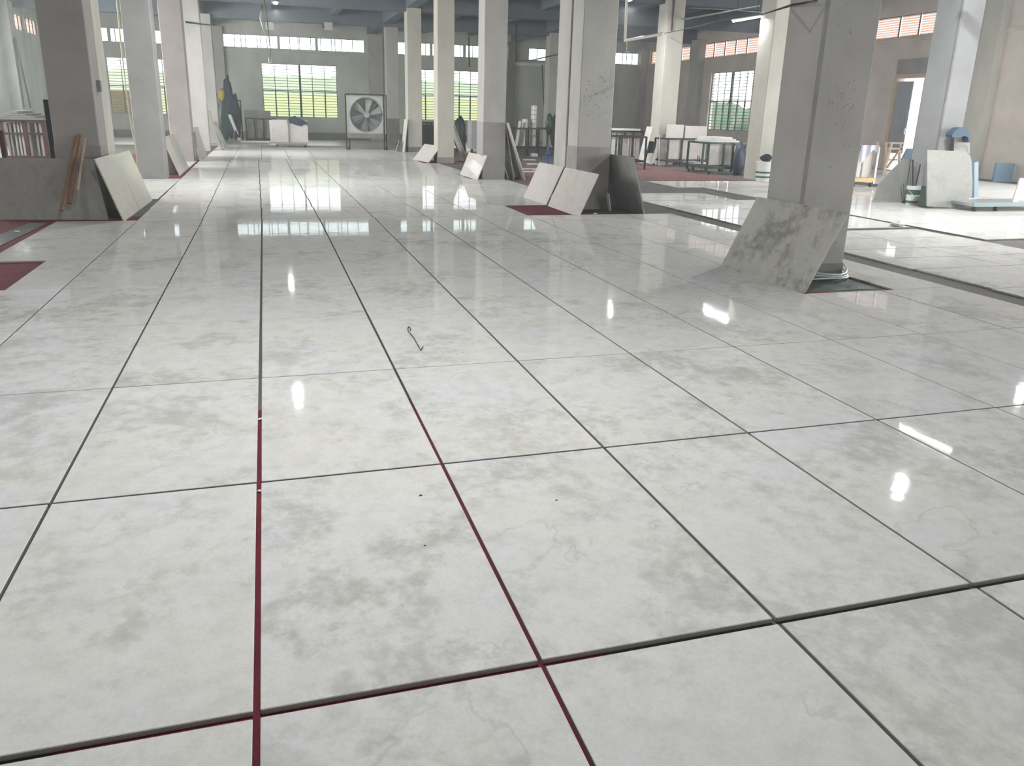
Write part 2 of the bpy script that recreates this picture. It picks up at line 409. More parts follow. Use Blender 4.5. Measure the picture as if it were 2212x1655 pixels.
def strip(n, axis, fixed, a0, a1, z0, z1, divs, pane=None, slats=0, d=.1, thick=()):
    mul = M_thinbar if slats else M_frame
    def P(a, z, e=0): return (a, fixed + d + e, z) if axis == 'y' else (fixed + d + e, a, z)
    base = MB()
    for (p, q) in ((P(a0, z0), P(a1, z0)), (P(a0, z1), P(a1, z1)), (P(a0, z0), P(a0, z1)), (P(a1, z0), P(a1, z1))): base.bar(p, q, .045)
    o = struct(base.build('window_%d' % n, M_frame, origin=P((a0 + a1) / 2, z0)))
    for a in divs: MB().bar(P(a, z0), P(a, z1), .035).build('mullion', M_frame, o)
    for a in thick: MB().bar(P(a, z0), P(a, z1), .13, .2).build('mullion', M_wall, o)
    edges = [a0, *sorted([*divs, *thick]), a1]
    if pane:
        for i in range(len(edges) - 1):
            x0, x1 = edges[i] + .02, edges[i + 1] - .02
            if slats:
                hz = (z1 - z0) / slats
                for s in range(slats):
                    za = z0 + s * hz + .01
                    q0, q1 = P(x0, za, .05 * (1 if fixed > 0 else -1)), P(x1, za + hz * 1.0 - .013, .05 * (1 if fixed > 0 else -1))
                    mb = MB(); 
                    if axis == 'x': mb.box((q0[0], q0[1], q0[2]), (q0[0] + .008, q1[1], q1[2]))
                    else: mb.box((q0[0], q0[1], q0[2]), (q1[0], q0[1] + .008, q1[2]))
                    mb.build('louvre', pane, o)
            else:
                q0, q1 = P(x0, z0, .02), P(x1, z1, .02)
                mb = MB()
                if axis == 'x': mb.box(q0, (q0[0] + .006, q1[1], q1[2]))
                else: mb.box(q0, (q1[0], q0[1] + .006, q1[2]))
                mb.build('pane', pane, o)
    return o
def xb(px): return ony(px, 95, YB).x
strip(wn, 'y', YB, *STR[0], ZB, ZT, [xb(250), -5.2, -4.4], M_clear, thick=[xb(237)]); wn += 1
strip(wn, 'y', YB, *STR[1], ZB, ZT, [xb(p) for p in (507, 521, 531, 556, 563, 577, 626, 644, 647, 671, 693, 716, 724, 738, 762)], M_clear, thick=[xb(602), xb(684)]); wn += 1
strip(wn, 'y', YB, *STR[2], ZB, ZT, [xb(920), xb(996), xb(1013), xb(1022)], M_clear, thick=[xb(932), xb(1004)]); wn += 1
strip(wn, 'y', YB, *STR[3], ZB, ZT, [xb(1162)], M_clear); wn += 1
strip(wn, 'y', YB, *STR[4], ZB, ZT, [xb(1348), xb(1357), xb(1369), 18.2], M_clear); wn += 1
strip(wn, 'x', XR, *R_STR[0], RZB, RZT, [yr(1489, 100), yr(1470, 102), yr(1420, 106)], M_pane, slats=5); wn += 1
strip(wn, 'x', XR, *R_STR[1], RZB, RZT, [yr(p, 95) for p in (1540, 1563, 1586, 1610, 1635)], M_pane, slats=7); wn += 1
strip(wn, 'x', XR, *R_STR[2], RZB, RZT, [yr(1938, 60), yr(1981, 55)], M_pane, slats=9); wn += 1
for a, b in L_STR:
    strip(wn, 'x', XL - .2, a, b, LZB, LZT, [a + (b - a) * q for q in (.25, .5, .75)], M_pane, slats=3); wn += 1

# gateway in the right wall: corrugated door half open, frame
door = struct(MB().bar((XR - .03, DW[1] + .06, 0), (XR - .03, DW[1] + .06, DW[3] + .1), .14).bar((XR - .03, DW[0] - .06, 0), (XR - .03, DW[0] - .06, DW[3] + .1), .14).bar((XR - .03, DW[0] - .1, DW[3] + .06), (XR - .03, DW[1] + .1, DW[3] + .06), .12).build('door_1', M_wood_l))
ya, yb_ = DW[1] + .05, DW[0] + .55
leaf = MB(); nn = 26
def corr(u, v): return (XR + .02 - .035 * (0.5 + .5 * math.sin(u * nn * PI)), ya + (yb_ - ya) * u, .55 + (DW[3] - .65) * v)
leaf.grid(nn * 4, 1, corr)
lf = leaf.build('door_leaf', M_gate, door)
MB().box((XR - .06, yb_, 1.2), (XR - .02, yb_ + .06, 1.4)).build('door_handle', M_galv, lf)
# blank lintel panel above the gateway
MB().box((XR - .05, DW[0] - .1, DW[3] + .15), (XR - .01, DW[1] + .15, zr(1946, 129))).build('lintel_panel', M_band_p, door)

# pilasters and ledges of the walls
def pilaster(n, x0, y0, x1, y1, z1, m=M_pil):
    struct(MB().box((x0, y0, ZF), (x1, y1, z1)).build('trim_%d' % n, m))
pilaster(1, ony(462, 100, YB - .25).x - .3, YB - .25, ony(482, 100, YB - .25).x, YB, 5.3, M_pil)
pilaster(2, 5.45, YB - .3, 6.15, YB, 5.3, M_pil)
pilaster(3, 13.0, YB - .3, 13.42, YB, 5.3, M_band)
pilaster(4, XR - .45, YB - .5, XR, YB, 5.3, M_pil)
pilaster(5, XR - .35, yr(1516, 200), XR, yr(1498, 200), 5.3, M_pil)
pilaster(6, XR - .35, 31.4, XR, 32.1, 5.3, M_pil)
pilaster(7, XL, 36.9, XL + .4, 37.6, 5.3, M_pil)
pilaster(8, XR - .3, 19.9, XR, 20.5, 5.3, M_pil_w)
struct(MB().box((XL + .4, YB - .03, ZF), (13.0, YB, .34)).build('baseboard_back', M_band))
struct(MB().box((13.42, YB - .22, 4.08), (15.35, YB, 4.24)).build('trim_9', M_gwhite))
struct(MB().box((-1.9, YB - .04, 4.22), (5.4, YB, 4.30)).build('trim_10', M_wall))
struct(MB().box((XR - .05, 18.0, 4.25), (XR, 27.5, 4.33)).build('trim_11', M_wall_r))

# ------------------------------------------------------------------ outside
tag(MB().box((-60, YB + .4, -.5), (22, YB + 3.8, -.35)).build('paved_yard', M_ground), 'pale ground outside beyond the back windows', 'ground')
bk = MB()
def bank(u, v):
    x = -40 + 60 * u; return (x, YB + 4 + 4 * v + .1 * math.sin(x * .9), -.4 + 2.75 * v + .04 * math.sin(x * 2.1 + v * 4))
bk.grid(80, 8, bank)
tag(bk.build('grass_bank', M_leaf, smooth=True), 'yellow green grass bank seen through the back windows', 'grass')['kind'] = 'stuff'
hg = MB().grid(90, 6, lambda u, v: (-40 + 60 * u, YB + 9.2 + .5 * v + .15 * math.sin(u * 90), -.3 + 3.75 * v + .05 * math.sin(u * 150 + v * 3)))
tag(hg.build('hedge', mat('pale_hedge', (.34, .40, .28), .9, var=.3, vscale=.7), smooth=True), 'pale green hedge above the yellow green bank outside the back windows', 'hedge')['kind'] = 'stuff'
ob = MB().box((-14, YB + 2.2, -.4), (-5.2, YB + 2.4, 2.2))
tag(ob.build('orange_tarpaulin', M_orange), 'orange sheeting low outside the left back window', 'tarpaulin')
tag(MB().box((XR + .4, -40, -.5), (90, YB + .4, -.35)).build('side_yard', M_ground), 'pale paved yard outside the open gateway in the right wall', 'ground')
for i, (x, y, r) in enumerate([(30, 49, 1.55), (29, 44.5, 1.35), (31, 54, 1.7), (28, 41, 1.2)]):
    mb = MB().blob((x, y, -.3 + r * .98), (r, r, r * .85), i, 20, 12, .2)
    tr = mb.build('bush', M_leaf2, smooth=True)
    tag(tr, ['tall green bush seen low through the right wall window', 'rounded green bush right of the tall one outside the right wall window', 'broadest green bush at the left edge of the right wall window', 'smallest green bush at the right edge of the right wall window'][i], 'bush', 'bushes outside the right window')

# ------------------------------------------------------------------ pillars
def pillar(label, x0, y0, x1, y1, m=M_pil, band=None, bm=M_band, z0=ZF, grp='concrete pillars of the hall', extra=None):
    t = thing('pillar', label, 'pillar', ((x0 + x1) / 2, (y0 + y1) / 2, z0), grp)
    MB().cbox((x0, y0, z0), (x1, y1, 5.3), .012).build('shaft', m, t)
    if band:
        e = .006
        b = MB().cbox((x0 - e, y0 - e, z0), (x1 + e, y1 + e, band), .006)
        b.build('base_band', bm, t)
    return t
B0 = pillar('nearest pillar at right with a veined grey slab leaning on it', 5.26, 7.0, 5.88, 7.62, band=.14, m=mat('pillar_grey', (.40, .385, .365), .8, var=.2, vscale=1.5, bump=.15, bscale=24, speck=(15, .68, .4)))
MB().box((5.252, 6.992, .3), (5.275, 7.03, 5.3)).build('corner_stain', M_band, B0)
B1 = pillar('mid-photo front twin pillar, two pale slabs against its left side', 5.2, 13.2, 5.82, 13.71, band=1.06, bm=M_band_p)  # darker band here paints in the shadow low on the pillar
B1b = pillar('mid-photo rear twin pillar behind the dark expansion joint', 5.2, 13.79, 5.82, 14.4)
tag(MB().box((5.24, 13.722, ZF), (5.78, 13.784, 5.3)).build('expansion_joint', M_joint), 'dark vertical joint splitting the mid-photo twin pillars', 'joint')
pillar('pillar with a grey dado, a tall pale slab leaning on its right', 5.14, 19.4, 5.71, 20.0, band=1.36, bm=mat('dado', (.36, .345, .34), .7, var=.2, vscale=3))
pillar('third pillar beyond the twin pillars, on a small red hole', 5.28, 25.6, 5.82, 26.2, m=M_pil_w, band=.17, bm=M_band_p)
pillar('slim pale pillar just right of the standing fan', 5.42, 32.0, 5.98, 32.6, m=M_pil_w, band=.2)
pillar('farthest pillar of the middle row, directly behind the fan', 5.53, 38.4, 6.09, 39.0, band=1.2)
P1 = pillar('broad front twin pillar at far left behind grey slabs and timber', -2.93, 13.1, -2.33, 13.62, m=mat('pillar_taupe', (.40, .375, .345), .8, var=.2, vscale=1.5, bump=.15, bscale=24), band=1.0, bm=M_band_p)
P1b = pillar('rear twin pillar at far left carrying a small switch box', -2.93, 13.70, -2.33, 14.35, m=M_pil_w)
tag(MB().box((-2.9, 13.632, ZF), (-2.36, 13.692, 5.3)).build('expansion_joint', M_joint), 'dark vertical joint splitting the far left twin pillars', 'joint')
b_ = onx(210, 186, -2.33)
tag(MB().cbox((-2.33, b_.y - .05, b_.z - .08), (-2.28, b_.y + .07, b_.z + .08), .004).build('switch_box', M_band), 'small grey switch box on the far left twin pillar', 'switch')
pillar('second pillar of the left row with a cable hanging before it', -2.73, 19.3, -2.17, 19.95, m=mat('pillar_grey_left', (.37, .36, .35), .8, var=.2, vscale=1.5, bump=.15, bscale=24))
pillar('third pillar of the left row, pinkish plaster', -2.65, 25.5, -2.05, 26.1, m=mat('pillar_pinkish', (.42, .38, .36), .8, var=.2, vscale=1.5, bump=.15, bscale=24))
pillar('fourth pillar of the left row with two narrow slabs leaning on it', -2.52, 31.8, -1.97, 32.4, m=M_pil)
pillar('last pillar of the left row beside the dark work clothes', -2.37, 38.2, -1.93, 38.8, m=M_pil)
C13 = pillar('bluish pillar at far right behind the big rounded slab', 12.73, 13.0, 13.28, 13.62, m=mat('pillar_bluish', (.34, .345, .345), .8, var=.2, vscale=1.5, bump=.15, bscale=24))
MB().box((12.722, 12.992, 0), (12.76, 13.03, 5.3)).build('corner_stain', M_band, C13)
pillar('pale cream pillar right behind the nearest pillar, striped bucket at foot', 12.93, 19.3, 13.56, 19.95, m=M_pil_w)
C26 = pillar('cream pillar left of the tall slab rack, wires tied round it', 13.0, 25.5, 13.64, 26.15, m=M_pil_w)
pillar('pale yellowish pillar by the back wall left of the mid-photo twins', 13.38, 38.2, 13.93, 38.8, m=M_pil_w)
pillar('pillar standing far at right near the corrugated gate', 13.1, 7.0, 13.7, 7.6, m=M_pil)   # just outside the frame edge

# scribbled pencil notes on the nearest pillar
def scribble(parent, fx, Y, x0, x1, z0, z1, n, seed, m=M_band):
    g = random.Random(seed); mb = MB()
    for i in range(n):
        x = g.uniform(x0, x1 - .03); z = g.uniform(z0, z1)
        for s in range(2):
            a = (x + g.uniform(0, .03), Y, z + g.uniform(-.018, .018)); b = (x + g.uniform(0, .03), Y, z + g.uniform(-.018, .018))
            mb.bar(a, b, .0022)
    return stuff(mb.build(fx, m, parent))
scribble(B0, 'pencil_notes', 6.999, 5.38, 5.74, 1.5, 2.0, 40, 3, mat('pencil', (.30, .29, .28), .8))
scribble(B1, 'paint_marks', 13.1985, 5.24, 5.78, 1.55, 2.25, 60, 5, M_joint)

# ------------------------------------------------------------------ carpets on the floor
def rug(name, x0, y0, x1, y1, m, label, h=.004, wob=.03):
    g = random.Random(int(x0 * 10 + y0)); pts = []
    for (a, b) in (((x0, y0), (x1, y0)), ((x1, y0), (x1, y1)), ((x1, y1), (x0, y1)), ((x0, y1), (x0, y0))):
        for i in range(6):
            t = i / 6; pts.append((a[0] + (b[0] - a[0]) * t + g.uniform(-wob, wob), a[1] + (b[1] - a[1]) * t + g.uniform(-wob, wob), ZF))
    return tag(MB().prism(pts, (0, 0, h)).build(name, m), label, 'carpet')
rug('red_carpet', -.62, 0.2, .93, 4.3, M_red, 'dark red carpet strip showing in the two foreground joints')
rug('red_carpet', 3.9, 12.1, 5.1, 13.9, M_red, 'red carpet patch bared by the missing slab before the twin pillars')
rug('red_carpet', 4.7, 6.25, 5.25, 6.75, M_red, 'scrap of red carpet under the corner of the veined leaning slab', wob=.01)
rug('red_carpet', 4.8, 25.5, 5.9, 26.6, M_red, 'dark red patch at the foot of the third middle pillar')
rug('red_carpet', -8.4, 2.0, -1.85, 12.9, M_red, 'red carpet along the left edge of the slabs')
rug('red_carpet', -4.2, 19.5, -1.85, 30, M_red, 'red strip under the second and third left pillars')
rug('faded_carpet', 7.3, 19.0, 12.4, 25.2, M_brown, 'faded reddish carpet in front of the slab racks')
rug('faded_carpet', 5.9, 15.4, 7.2, 26.5, M_brown, 'worn dark carpet behind the mid-photo twin pillars', h=.003)
# plastic sheeting in the hole of the nearest pillar
mb = MB()
def sheet(u, v):
    return (4.94 + .92 * u, 6.42 + 1.3 * v, ZF + .004 + .008 * abs(math.sin(u * 9 + v * 5) * math.sin(v * 11)))
mb.grid(20, 24, sheet)
tag(mb.build('plastic_sheet', M_greend, smooth=True), 'dark green plastic sheet around the foot of the nearest pillar', 'sheet')
mb = MB()
for kz in range(3):
    pts = []
    for i in range(25):
        a = 2 * PI * i / 24; r = .47 + .015 * math.sin(5 * a + kz)
        pts.append((5.57 + r * math.cos(a) * 1.03, 7.31 + r * math.sin(a) * 1.1, ZF + .03 + kz * .03 + .012 * math.sin(3 * a + kz)))
    mb.tube(pts, .011, 6)
tag(mb.build('plastic_wrap', mat('milky_film', (.55, .62, .58), .25), smooth=True), 'pale crumpled plastic wrap around the foot of the nearest pillar', 'wrap')

# ------------------------------------------------------------------ laid slabs: parts of the floor
XJ = [(-1.82, .010), (-.95, .013), (-.12, .020), (.71, .016), (1.54, .015), (2.37, .015), (3.20, .014), (4.05, .013), (4.89, .012), (5.76, .015), (6.63, 0)]
YJ = [-1.03, .43, 1.89, 3.35, 4.82, 6.28, 7.74, 9.2, 10.75, 12.31, 13.72, 15.16, 16.59, 18.02, 19.45, 20.88, 22.3, 23.75, 25.2, 26.62]
YG = {1.89: .030, 3.35: .015, 4.82: .010, .43: .02}
slab_n = [0]; TH = .018
far = MB()
def slab(x0, x1, y0, y1, tilt=.0012, m=None, join=False):
    z0 = ZF + .004
    if join or slab_n[0] >= 296:
        far.cbox((x0, y0, z0), (x1, y1, 0), .002); return
    slab_n[0] += 1
    cx, cy = (x0 + x1) / 2, (y0 + y1) / 2
    o = MB().cbox((x0, y0, z0), (x1, y1, 0), .0022).build('slab', m or M_slab, fl, origin=(cx, cy, 0))
    o.data.materials.append(M_edge)
    for p in o.data.polygons:
        if abs(p.normal.z) < .3: p.material_index = 1
    o.rotation_euler = (rnd.uniform(-tilt, tilt) * .6, rnd.uniform(-tilt, tilt), rnd.uniform(-.0012, .0012))
    return o
def drift(y): return -.0085 * max(0, y - 12)
cells = []
for j in range(len(YJ) - 1):
    y0, y1 = YJ[j], YJ[j + 1]
    g0 = YG.get(y0, .009) / 2; g1 = YG.get(y1, .009) / 2
    cols = [(XJ[i][0] + XJ[i][1] / 2, XJ[i + 1][0] - XJ[i + 1][1] / 2, i) for i in range(len(XJ) - 1)]
    # the ragged left column
    left = -2.62
    if 7.7 <= y0 < 9.1: left = -2.28
    elif 9.1 <= y0 < 12.2: left = -2.86
    elif y0 >= 12.2: left = None
    if left is not None: cols.insert(0, (left, XJ[0][0] - .006, -1))
    for x0, x1, i in cols:
        yy0, yy1 = y0 + g0, y1 - g1
        if i == 8 and 6.2 < y0 < 7.7: continue                     # hole round the nearest pillar
        if i == 8 and y0 < 6.29 and y1 > 6.27: pass
        if i in (8, 9) and 12.2 < y0 < 15.1: continue               # hole round the twin pillars
        if i == 7 and 12.2 < y0 < 13.7: continue                    # missing slab, red carpet shows
        if i >= 9 and y0 >= 15.1: continue
        if i == 8 and (19.4 <= y0 < 20.8 or 15.1 <= y0 < 19.4 and False): continue
        if i == 8 and 25.1 <= y0 < 26.6: continue
        if i == 8 and y0 > 20: x1 = x0 + .45
        if i == 9 and 6.2 < y0 < 7.7: x0 = 5.94
        d = drift((y0 + y1) / 2)
        cells.append((x0 + d, x1 + d, yy0, yy1))
for c in cells: slab(*c)
for a in (15.16, 16.59, 18.02):
    for x in (-2.72, -3.56): slab(x, x + .83, a + .003, a + 1.42)
for a in (23.0, 24.42): slab(-2.78, -1.99, a, a + 1.41)
# second field, slabs turned sideways, beyond the long open gap
y = 1.9; ys = [1.05, 1.9, 2.75, 3.6, 4.45, 5.3, 6.15, 7.2, 7.85, 8.5, 9.3, 10.06]
for j in range(len(ys) - 1):
    jx = .02 * math.sin(j * 2.3)
    slab(7.02 + jx, 8.38, ys[j], ys[j + 1] - .018)
    if ys[j] < 8.2 or True: slab(8.395, 9.74 + jx, ys[j], ys[j + 1] - .018)
for j, (a, b) in enumerate([(10.28, 11.6), (11.61, 12.95), (12.96, 14.3)]):
    for x in (7.06, 8.45):
        slab(x, x + 1.375, a, b - .018)
# third field
ys3 = [3.3, 4.7, 6.1, 7.5, 8.98, 10.6, 12.28, 13.3, 14.35, 15.7, 17.0]
for j in range(len(ys3) - 1):
    a, b = ys3[j], ys3[j + 1]
    for i in range(4):
        x = 9.96 + 1.42 * i
        if i == 0 and 7.4 < a < 7.6: slab(x, x + 1.41, a, 8.22); continue
        slab(x, x + 1.41, a, b - .018, join=(i > 2 and a > 9))
for a in (17.06, 17.9):
    for x in (9.3, 10.7, 12.1, 13.5): slab(x, x + 1.39, a, a + .83)
for x in (7.0, 8.1): slab(x, x + 1.08, 14.36, 15.7)
# far end of the hall: joined
for j in range(9):
    y0 = 26.72 + 1.43 * j
    if y0 > 35.3: break
    for i in range(-1, 8):
        x0 = -1.02 + .86 * i
        if 25 < y0 < 26: continue
        slab(x0 + .008, x0 + .852, y0, y0 + 1.42, join=True)
# slabs round the right-hand yard side
for j in range(12):
    for i in range(3):
        far.cbox((15.72 + 1.5 * i, 8 + 1.3 * j, ZF + .004), (17.2 + 1.5 * i, 9.285 + 1.3 * j, 0), .002)
# far end pale screed up to the back wall
fo = far.build('distant_slabs', M_slab, fl, origin=(0, 0, 0)); stuff(fo)
MB().box((XL + .3, 36.2, ZF), (XR - .3, YB - .05, ZF + .012)).build('polished_screed', mat('pale_screed', (.60, .62, .52), .3, var=.2, vscale=1), fl)
MB().box((16.0, 24.0, ZF), (XR - .3, 35.8, ZF + .010)).build('dusty_screed', mat('dusty_screed', (.42, .40, .38), .5, var=.2, vscale=1), fl)

# ------------------------------------------------------------------ leaning slabs
def lean(label, a, b, top, t=.018, z0=0.0, m=None, name='stone_slab', grp='slabs leaning against pillars', cat='slab', notch=None):
    """a, b: ends of the bottom edge; top: horizontal vector of the lean plus height; slab thickness grows away from the viewer side"""
    a = Vector((*a, z0)); b = Vector((*b, z0)); v = Vector(top); n = (b - a).cross(v).normalized() * t
    if n.z > 0: n = -n
    p = [a, b, b + v, a + v]
    if notch: p = [a, b, b + v * (1 - notch), b + v + (a - b) * .12, a + v]
    # straight-cut plate with slightly eased corners
    mb = MB().prism(p, n)
    o = mb.build(name, m or M_slab, origin=tuple((a + b) / 2))
    return tag(o, label, cat, grp)
M_lean0 = marble('veined_grey_marble', base=(.46, .445, .41), dark=(.22, .21, .19), amount=.8, rough=.14)
lean('large veined grey slab leaning on the nearest pillar', (4.89, 6.30), (4.84, 7.72), (.37, .0, .77), m=M_lean0, name='leaning_slab')
lean('pale slab on the twin pillars, nearer of the pair, bright spot on its edge', (4.87, 12.17), (4.87, 13.71), (.31, 0, .69), m=M_slab_pink, name='leaning_slab', z0=ZF+.006)
lean('pale slab on the twin pillars, farther of the pair', (4.86, 13.76), (4.83, 15.05), (.31, 0, .68), m=M_slab_pink, name='leaning_slab')
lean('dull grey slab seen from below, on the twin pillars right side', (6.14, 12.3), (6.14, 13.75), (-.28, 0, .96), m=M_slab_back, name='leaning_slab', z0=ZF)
lean('glossy cream slab at left, nearer of two, window glare on it', (-2.00, 12.36), (-1.98, 13.72), (-.28, 0, .87), m=M_slab_warm, name='leaning_slab', z0=ZF+.002)
lean('glossy cream slab at left, farther of two', (-1.98, 13.75), (-1.96, 15.13), (-.28, 0, .85), m=M_slab_warm, name='leaning_slab', z0=ZF+.002)
lean('slab standing steeper behind the two glossy cream slabs', (-2.07, 13.9), (-2.07, 14.62), (-.24, 0, .82), m=M_slab, name='leaning_slab', z0=ZF)
lean('near one of two beige slabs on the second left pillar', (-1.96, 20.15), (-1.98, 21.5), (-.30, 0, .86), m=M_slab_warm, name='leaning_slab')
lean('far one of two beige slabs on the second left pillar', (-1.98, 21.52), (-1.99, 22.9), (-.30, 0, .86), m=M_slab_warm, name='leaning_slab')
lean('dark board behind the beige slabs of the second left pillar', (-2.5, 20.9), (-2.05, 21.3), (-.1, .05, .75), m=M_slab_dark, name='leaning_slab', z0=ZF)
lean('narrow cream slab on the third left pillar', (-1.94, 26.0), (-1.84, 28.0), (-.22, 0, .93), m=M_slab_warm, name='leaning_slab')
lean('grey slab hidden behind the narrow cream slab of the third left pillar', (-2.02, 25.6), (-1.99, 26.4), (-.03, 0, .84), m=M_slab_dark, name='leaning_slab', z0=ZF)
lean('tall narrow slab on the fourth left pillar', (-1.62, 32.2), (-1.60, 33.0), (-.34, 0, 1.40), m=M_slab_warm, name='leaning_slab')
lean('short pale slab in front of the tall narrow one, fourth left pillar', (-1.50, 32.6), (-1.46, 34.4), (-.36, 0, .98), m=M_slab_warm, name='leaning_slab')
lean('beige slab on the left of the pillar with the grey dado', (4.93, 19.12), (4.84, 20.6), (.24, 0, .58), m=M_slab_pink, name='leaning_slab')
lean('tall pale slab upright on the right of the grey dado pillar', (6.22, 19.22), (6.22, 20.04), (-.48, 0, 1.38), m=M_slab, name='leaning_slab', z0=ZF)
lean('darker slab squeezed behind the tall pale one, grey dado pillar', (5.98, 19.42), (5.98, 20.24), (-.25, 0, 1.36), m=M_slab_dark, name='leaning_slab', z0=ZF)
lean('small white offcut at the foot of the grey dado pillar', (5.86, 19.5), (5.86, 19.9), (-.12, 0, .34), m=M_white, name='stone_offcut', z0=ZF, cat='offcut')
lean('glossy pinkish slab on the left of the third pillar', (4.98, 25.6), (4.74, 27.1), (.40, 0, .52), m=M_slab_pink, name='leaning_slab')
lean('tall green-grey slab on the right of the third pillar', (6.42, 26.0), (6.42, 26.85), (-.59, 0, 1.45), m=M_slab_dark, name='leaning_slab', z0=ZF)
lean('thin upright slab on the slim pillar right of the fan', (5.24, 31.9), (5.24, 32.7), (.15, 0, 1.25), m=M_slab, name='leaning_slab')
lean('small bright offcut lying against the thin slab right of the fan', (4.95, 32.3), (5.1, 33.2), (.14, 0, .42), m=M_white, name='stone_offcut', cat='offcut')
lean('white sliver of stone in the dark hole of the twin pillars', (5.80, 12.95), (5.80, 13.05), (-.06, .0, .30), m=M_white, name='stone_offcut', z0=ZF, cat='offcut')

# big grey slabs lying against the front of the far-left twin pillar
lean('big dull grey slab across the front of the far left twin pillar', (-3.72, 12.72), (-2.24, 12.56), (-.16, .30, .84), t=.02, m=M_slab_dark, name='leaning_slab', z0=ZF)
lean('second dull grey slab just behind the big one at far left', (-3.98, 12.98), (-3.05, 12.9), (.0, .30, .62), t=.02, m=M_slab_dark, name='leaning_slab', z0=ZF)
for i, (p, q, r, nm) in enumerate([((150, 440), (172, 292), .03, 'thickest brown timber batten leaning on the far left twin pillar'), ((133, 455), (165, 296), .022, 'reddish timber batten left of the thickest one'), ((168, 410), (184, 298), .012, 'thin pale stick right of the timber battens')]):
    a = ony(*p, 12.45 - .12 * i) ; b = ony(*q, 13.02 - .06 * i)
    tag(MB().bar(a, b, r * 2, r * 1.6).build('timber_batten', M_wood if i < 2 else M_wood_l), nm, 'timber')
tag(MB().box((-3.12, 13.66, ZF), (-2.96, 13.70, 1.62)).build('dark_strip', mat('near_black_blue', (.02, .028, .04), .7)), 'narrow near-black strip filling the dark gap left of the far left twin pillar', 'board')  # upright near-black strip set in the dark gap beside the pillar

# ------------------------------------------------------------------ racks and trolleys
def rack(label, x0, x1, y0, y1, z0, z1, m=M_steel, posts=(0, 1), w=.05, mid=None, name='slab_rack', wheels=False, group='steel racks for slabs', base=.12):
    t = thing(name, label, 'rack', ((x0 + x1) / 2, (y0 + y1) / 2, z0), group)
    for fy in (y0, y1):
        for f in posts:
            x = x0 + (x1 - x0) * f
            MB().bar((x, fy, z0 + (.08 if wheels else 0)), (x, fy, z1), w).build('post', m, t)
        MB().bar((x0, fy, z1), (x1, fy, z1), w).build('rail', m, t)
        if mid: MB().bar((x0, fy, mid), (x1, fy, mid), w * .8).build('rail', m, t)
        MB().bar((x0, fy, z0 + base), (x1, fy, z0 + base), w * 1.3).build('rail', m, t)
    for x in (x0, x1):
        MB().bar((x, y0, z0 + base), (x, y1, z0 + base), w).build('crossbar', m, t)
        MB().bar((x, y0, z1), (x, y1, z1), w).build('crossbar', m, t)
    if wheels:
        for x in (x0 + .08, x1 - .08):
            for yv in (y0, y1):
                MB().tube([(x - .02, yv, z0 + .05), (x + .02, yv, z0 + .05)], .05, 12).build('castor', M_cable, t)
    return t
def rack_slabs(label, xs, y, z0, z1, w, t, m, group, d=0.0, name='stored_slab', cat='slab'):
    for i, x in enumerate(xs):
        mb = MB().box((x, y, z0 + .0), (x + w, y + t, z1 - rnd.uniform(0, d)))
        tag(mb.build(name, m), label, cat, group)

# left edge: red racks with slabs on edge
Yl = 20.0
def lx(px, Y=Yl): return ony(px, 300, Y).x
rz = lambda py, Y, px=50: ony(px, py, Y).z
t = rack('rusty red rack of upright slabs at the left edge', lx(8), lx(97), Yl, Yl + 1.2, ZF, rz(262, Yl), M_rust, posts=(0, .55, 1), w=.06, mid=rz(289, Yl), base=.42)
for i, px in enumerate([14, 21, 31, 39, 46, 54, 61, 77, 86]):
    x = lx(px); tag(MB().box((x, Yl + .06, .42), (x + .035, Yl + 1.1, rz(266, Yl) + rnd.uniform(-.03, .03))).build('stored_slab', M_white), 'white slab standing on edge in the rusty red rack', 'slab', 'white slabs in the rusty red rack')
for i in range(4):
    z = rz(262, Yl) + .03 + i * .045
    tag(MB().box((lx(-8) + .1 * i, Yl - .05, z + .001), (lx(100) - .16 * i, Yl + 1.25, z + .042)).build('stored_slab', M_slab_back), 'grey slab lying flat on top of the rusty red rack', 'slab', 'grey slabs stacked flat on the rusty red rack')
Yl2 = 15.5
t = rack('low grey trolley in front of the rusty red rack', ony(-60, 380, Yl2).x, ony(68, 380, Yl2).x, Yl2, Yl2 + .9, ZF, .30, M_galv, wheels=True, w=.06, base=.18, name='slab_trolley')
for i in range(5):
    z = .334 + i * .042
    tag(MB().box((ony(-60, 380, Yl2).x + .02 * i, Yl2 - .02, z), (ony(68, 380, Yl2).x - .03 * (i % 2), Yl2 + .85, z + .032)).build('stored_slab', M_white), 'white slab in the flat stack on the low grey trolley', 'slab', 'white slabs stacked on the low trolley')
tag(MB().box((ony(14, 400, 14.2).x, 14.2, ZF), (ony(24, 400, 14.2).x, 14.28, rz(282, 14.2))).build('steel_post', M_rust), 'dark upright post standing before the white slab stack at left', 'post')
lean('white panel between the rusty rack and the far left twin pillar', (lx(100), 20.3), (lx(104), 21.2), (.02, 0, 1.25), m=M_white, name='leaning_slab', grp=None)

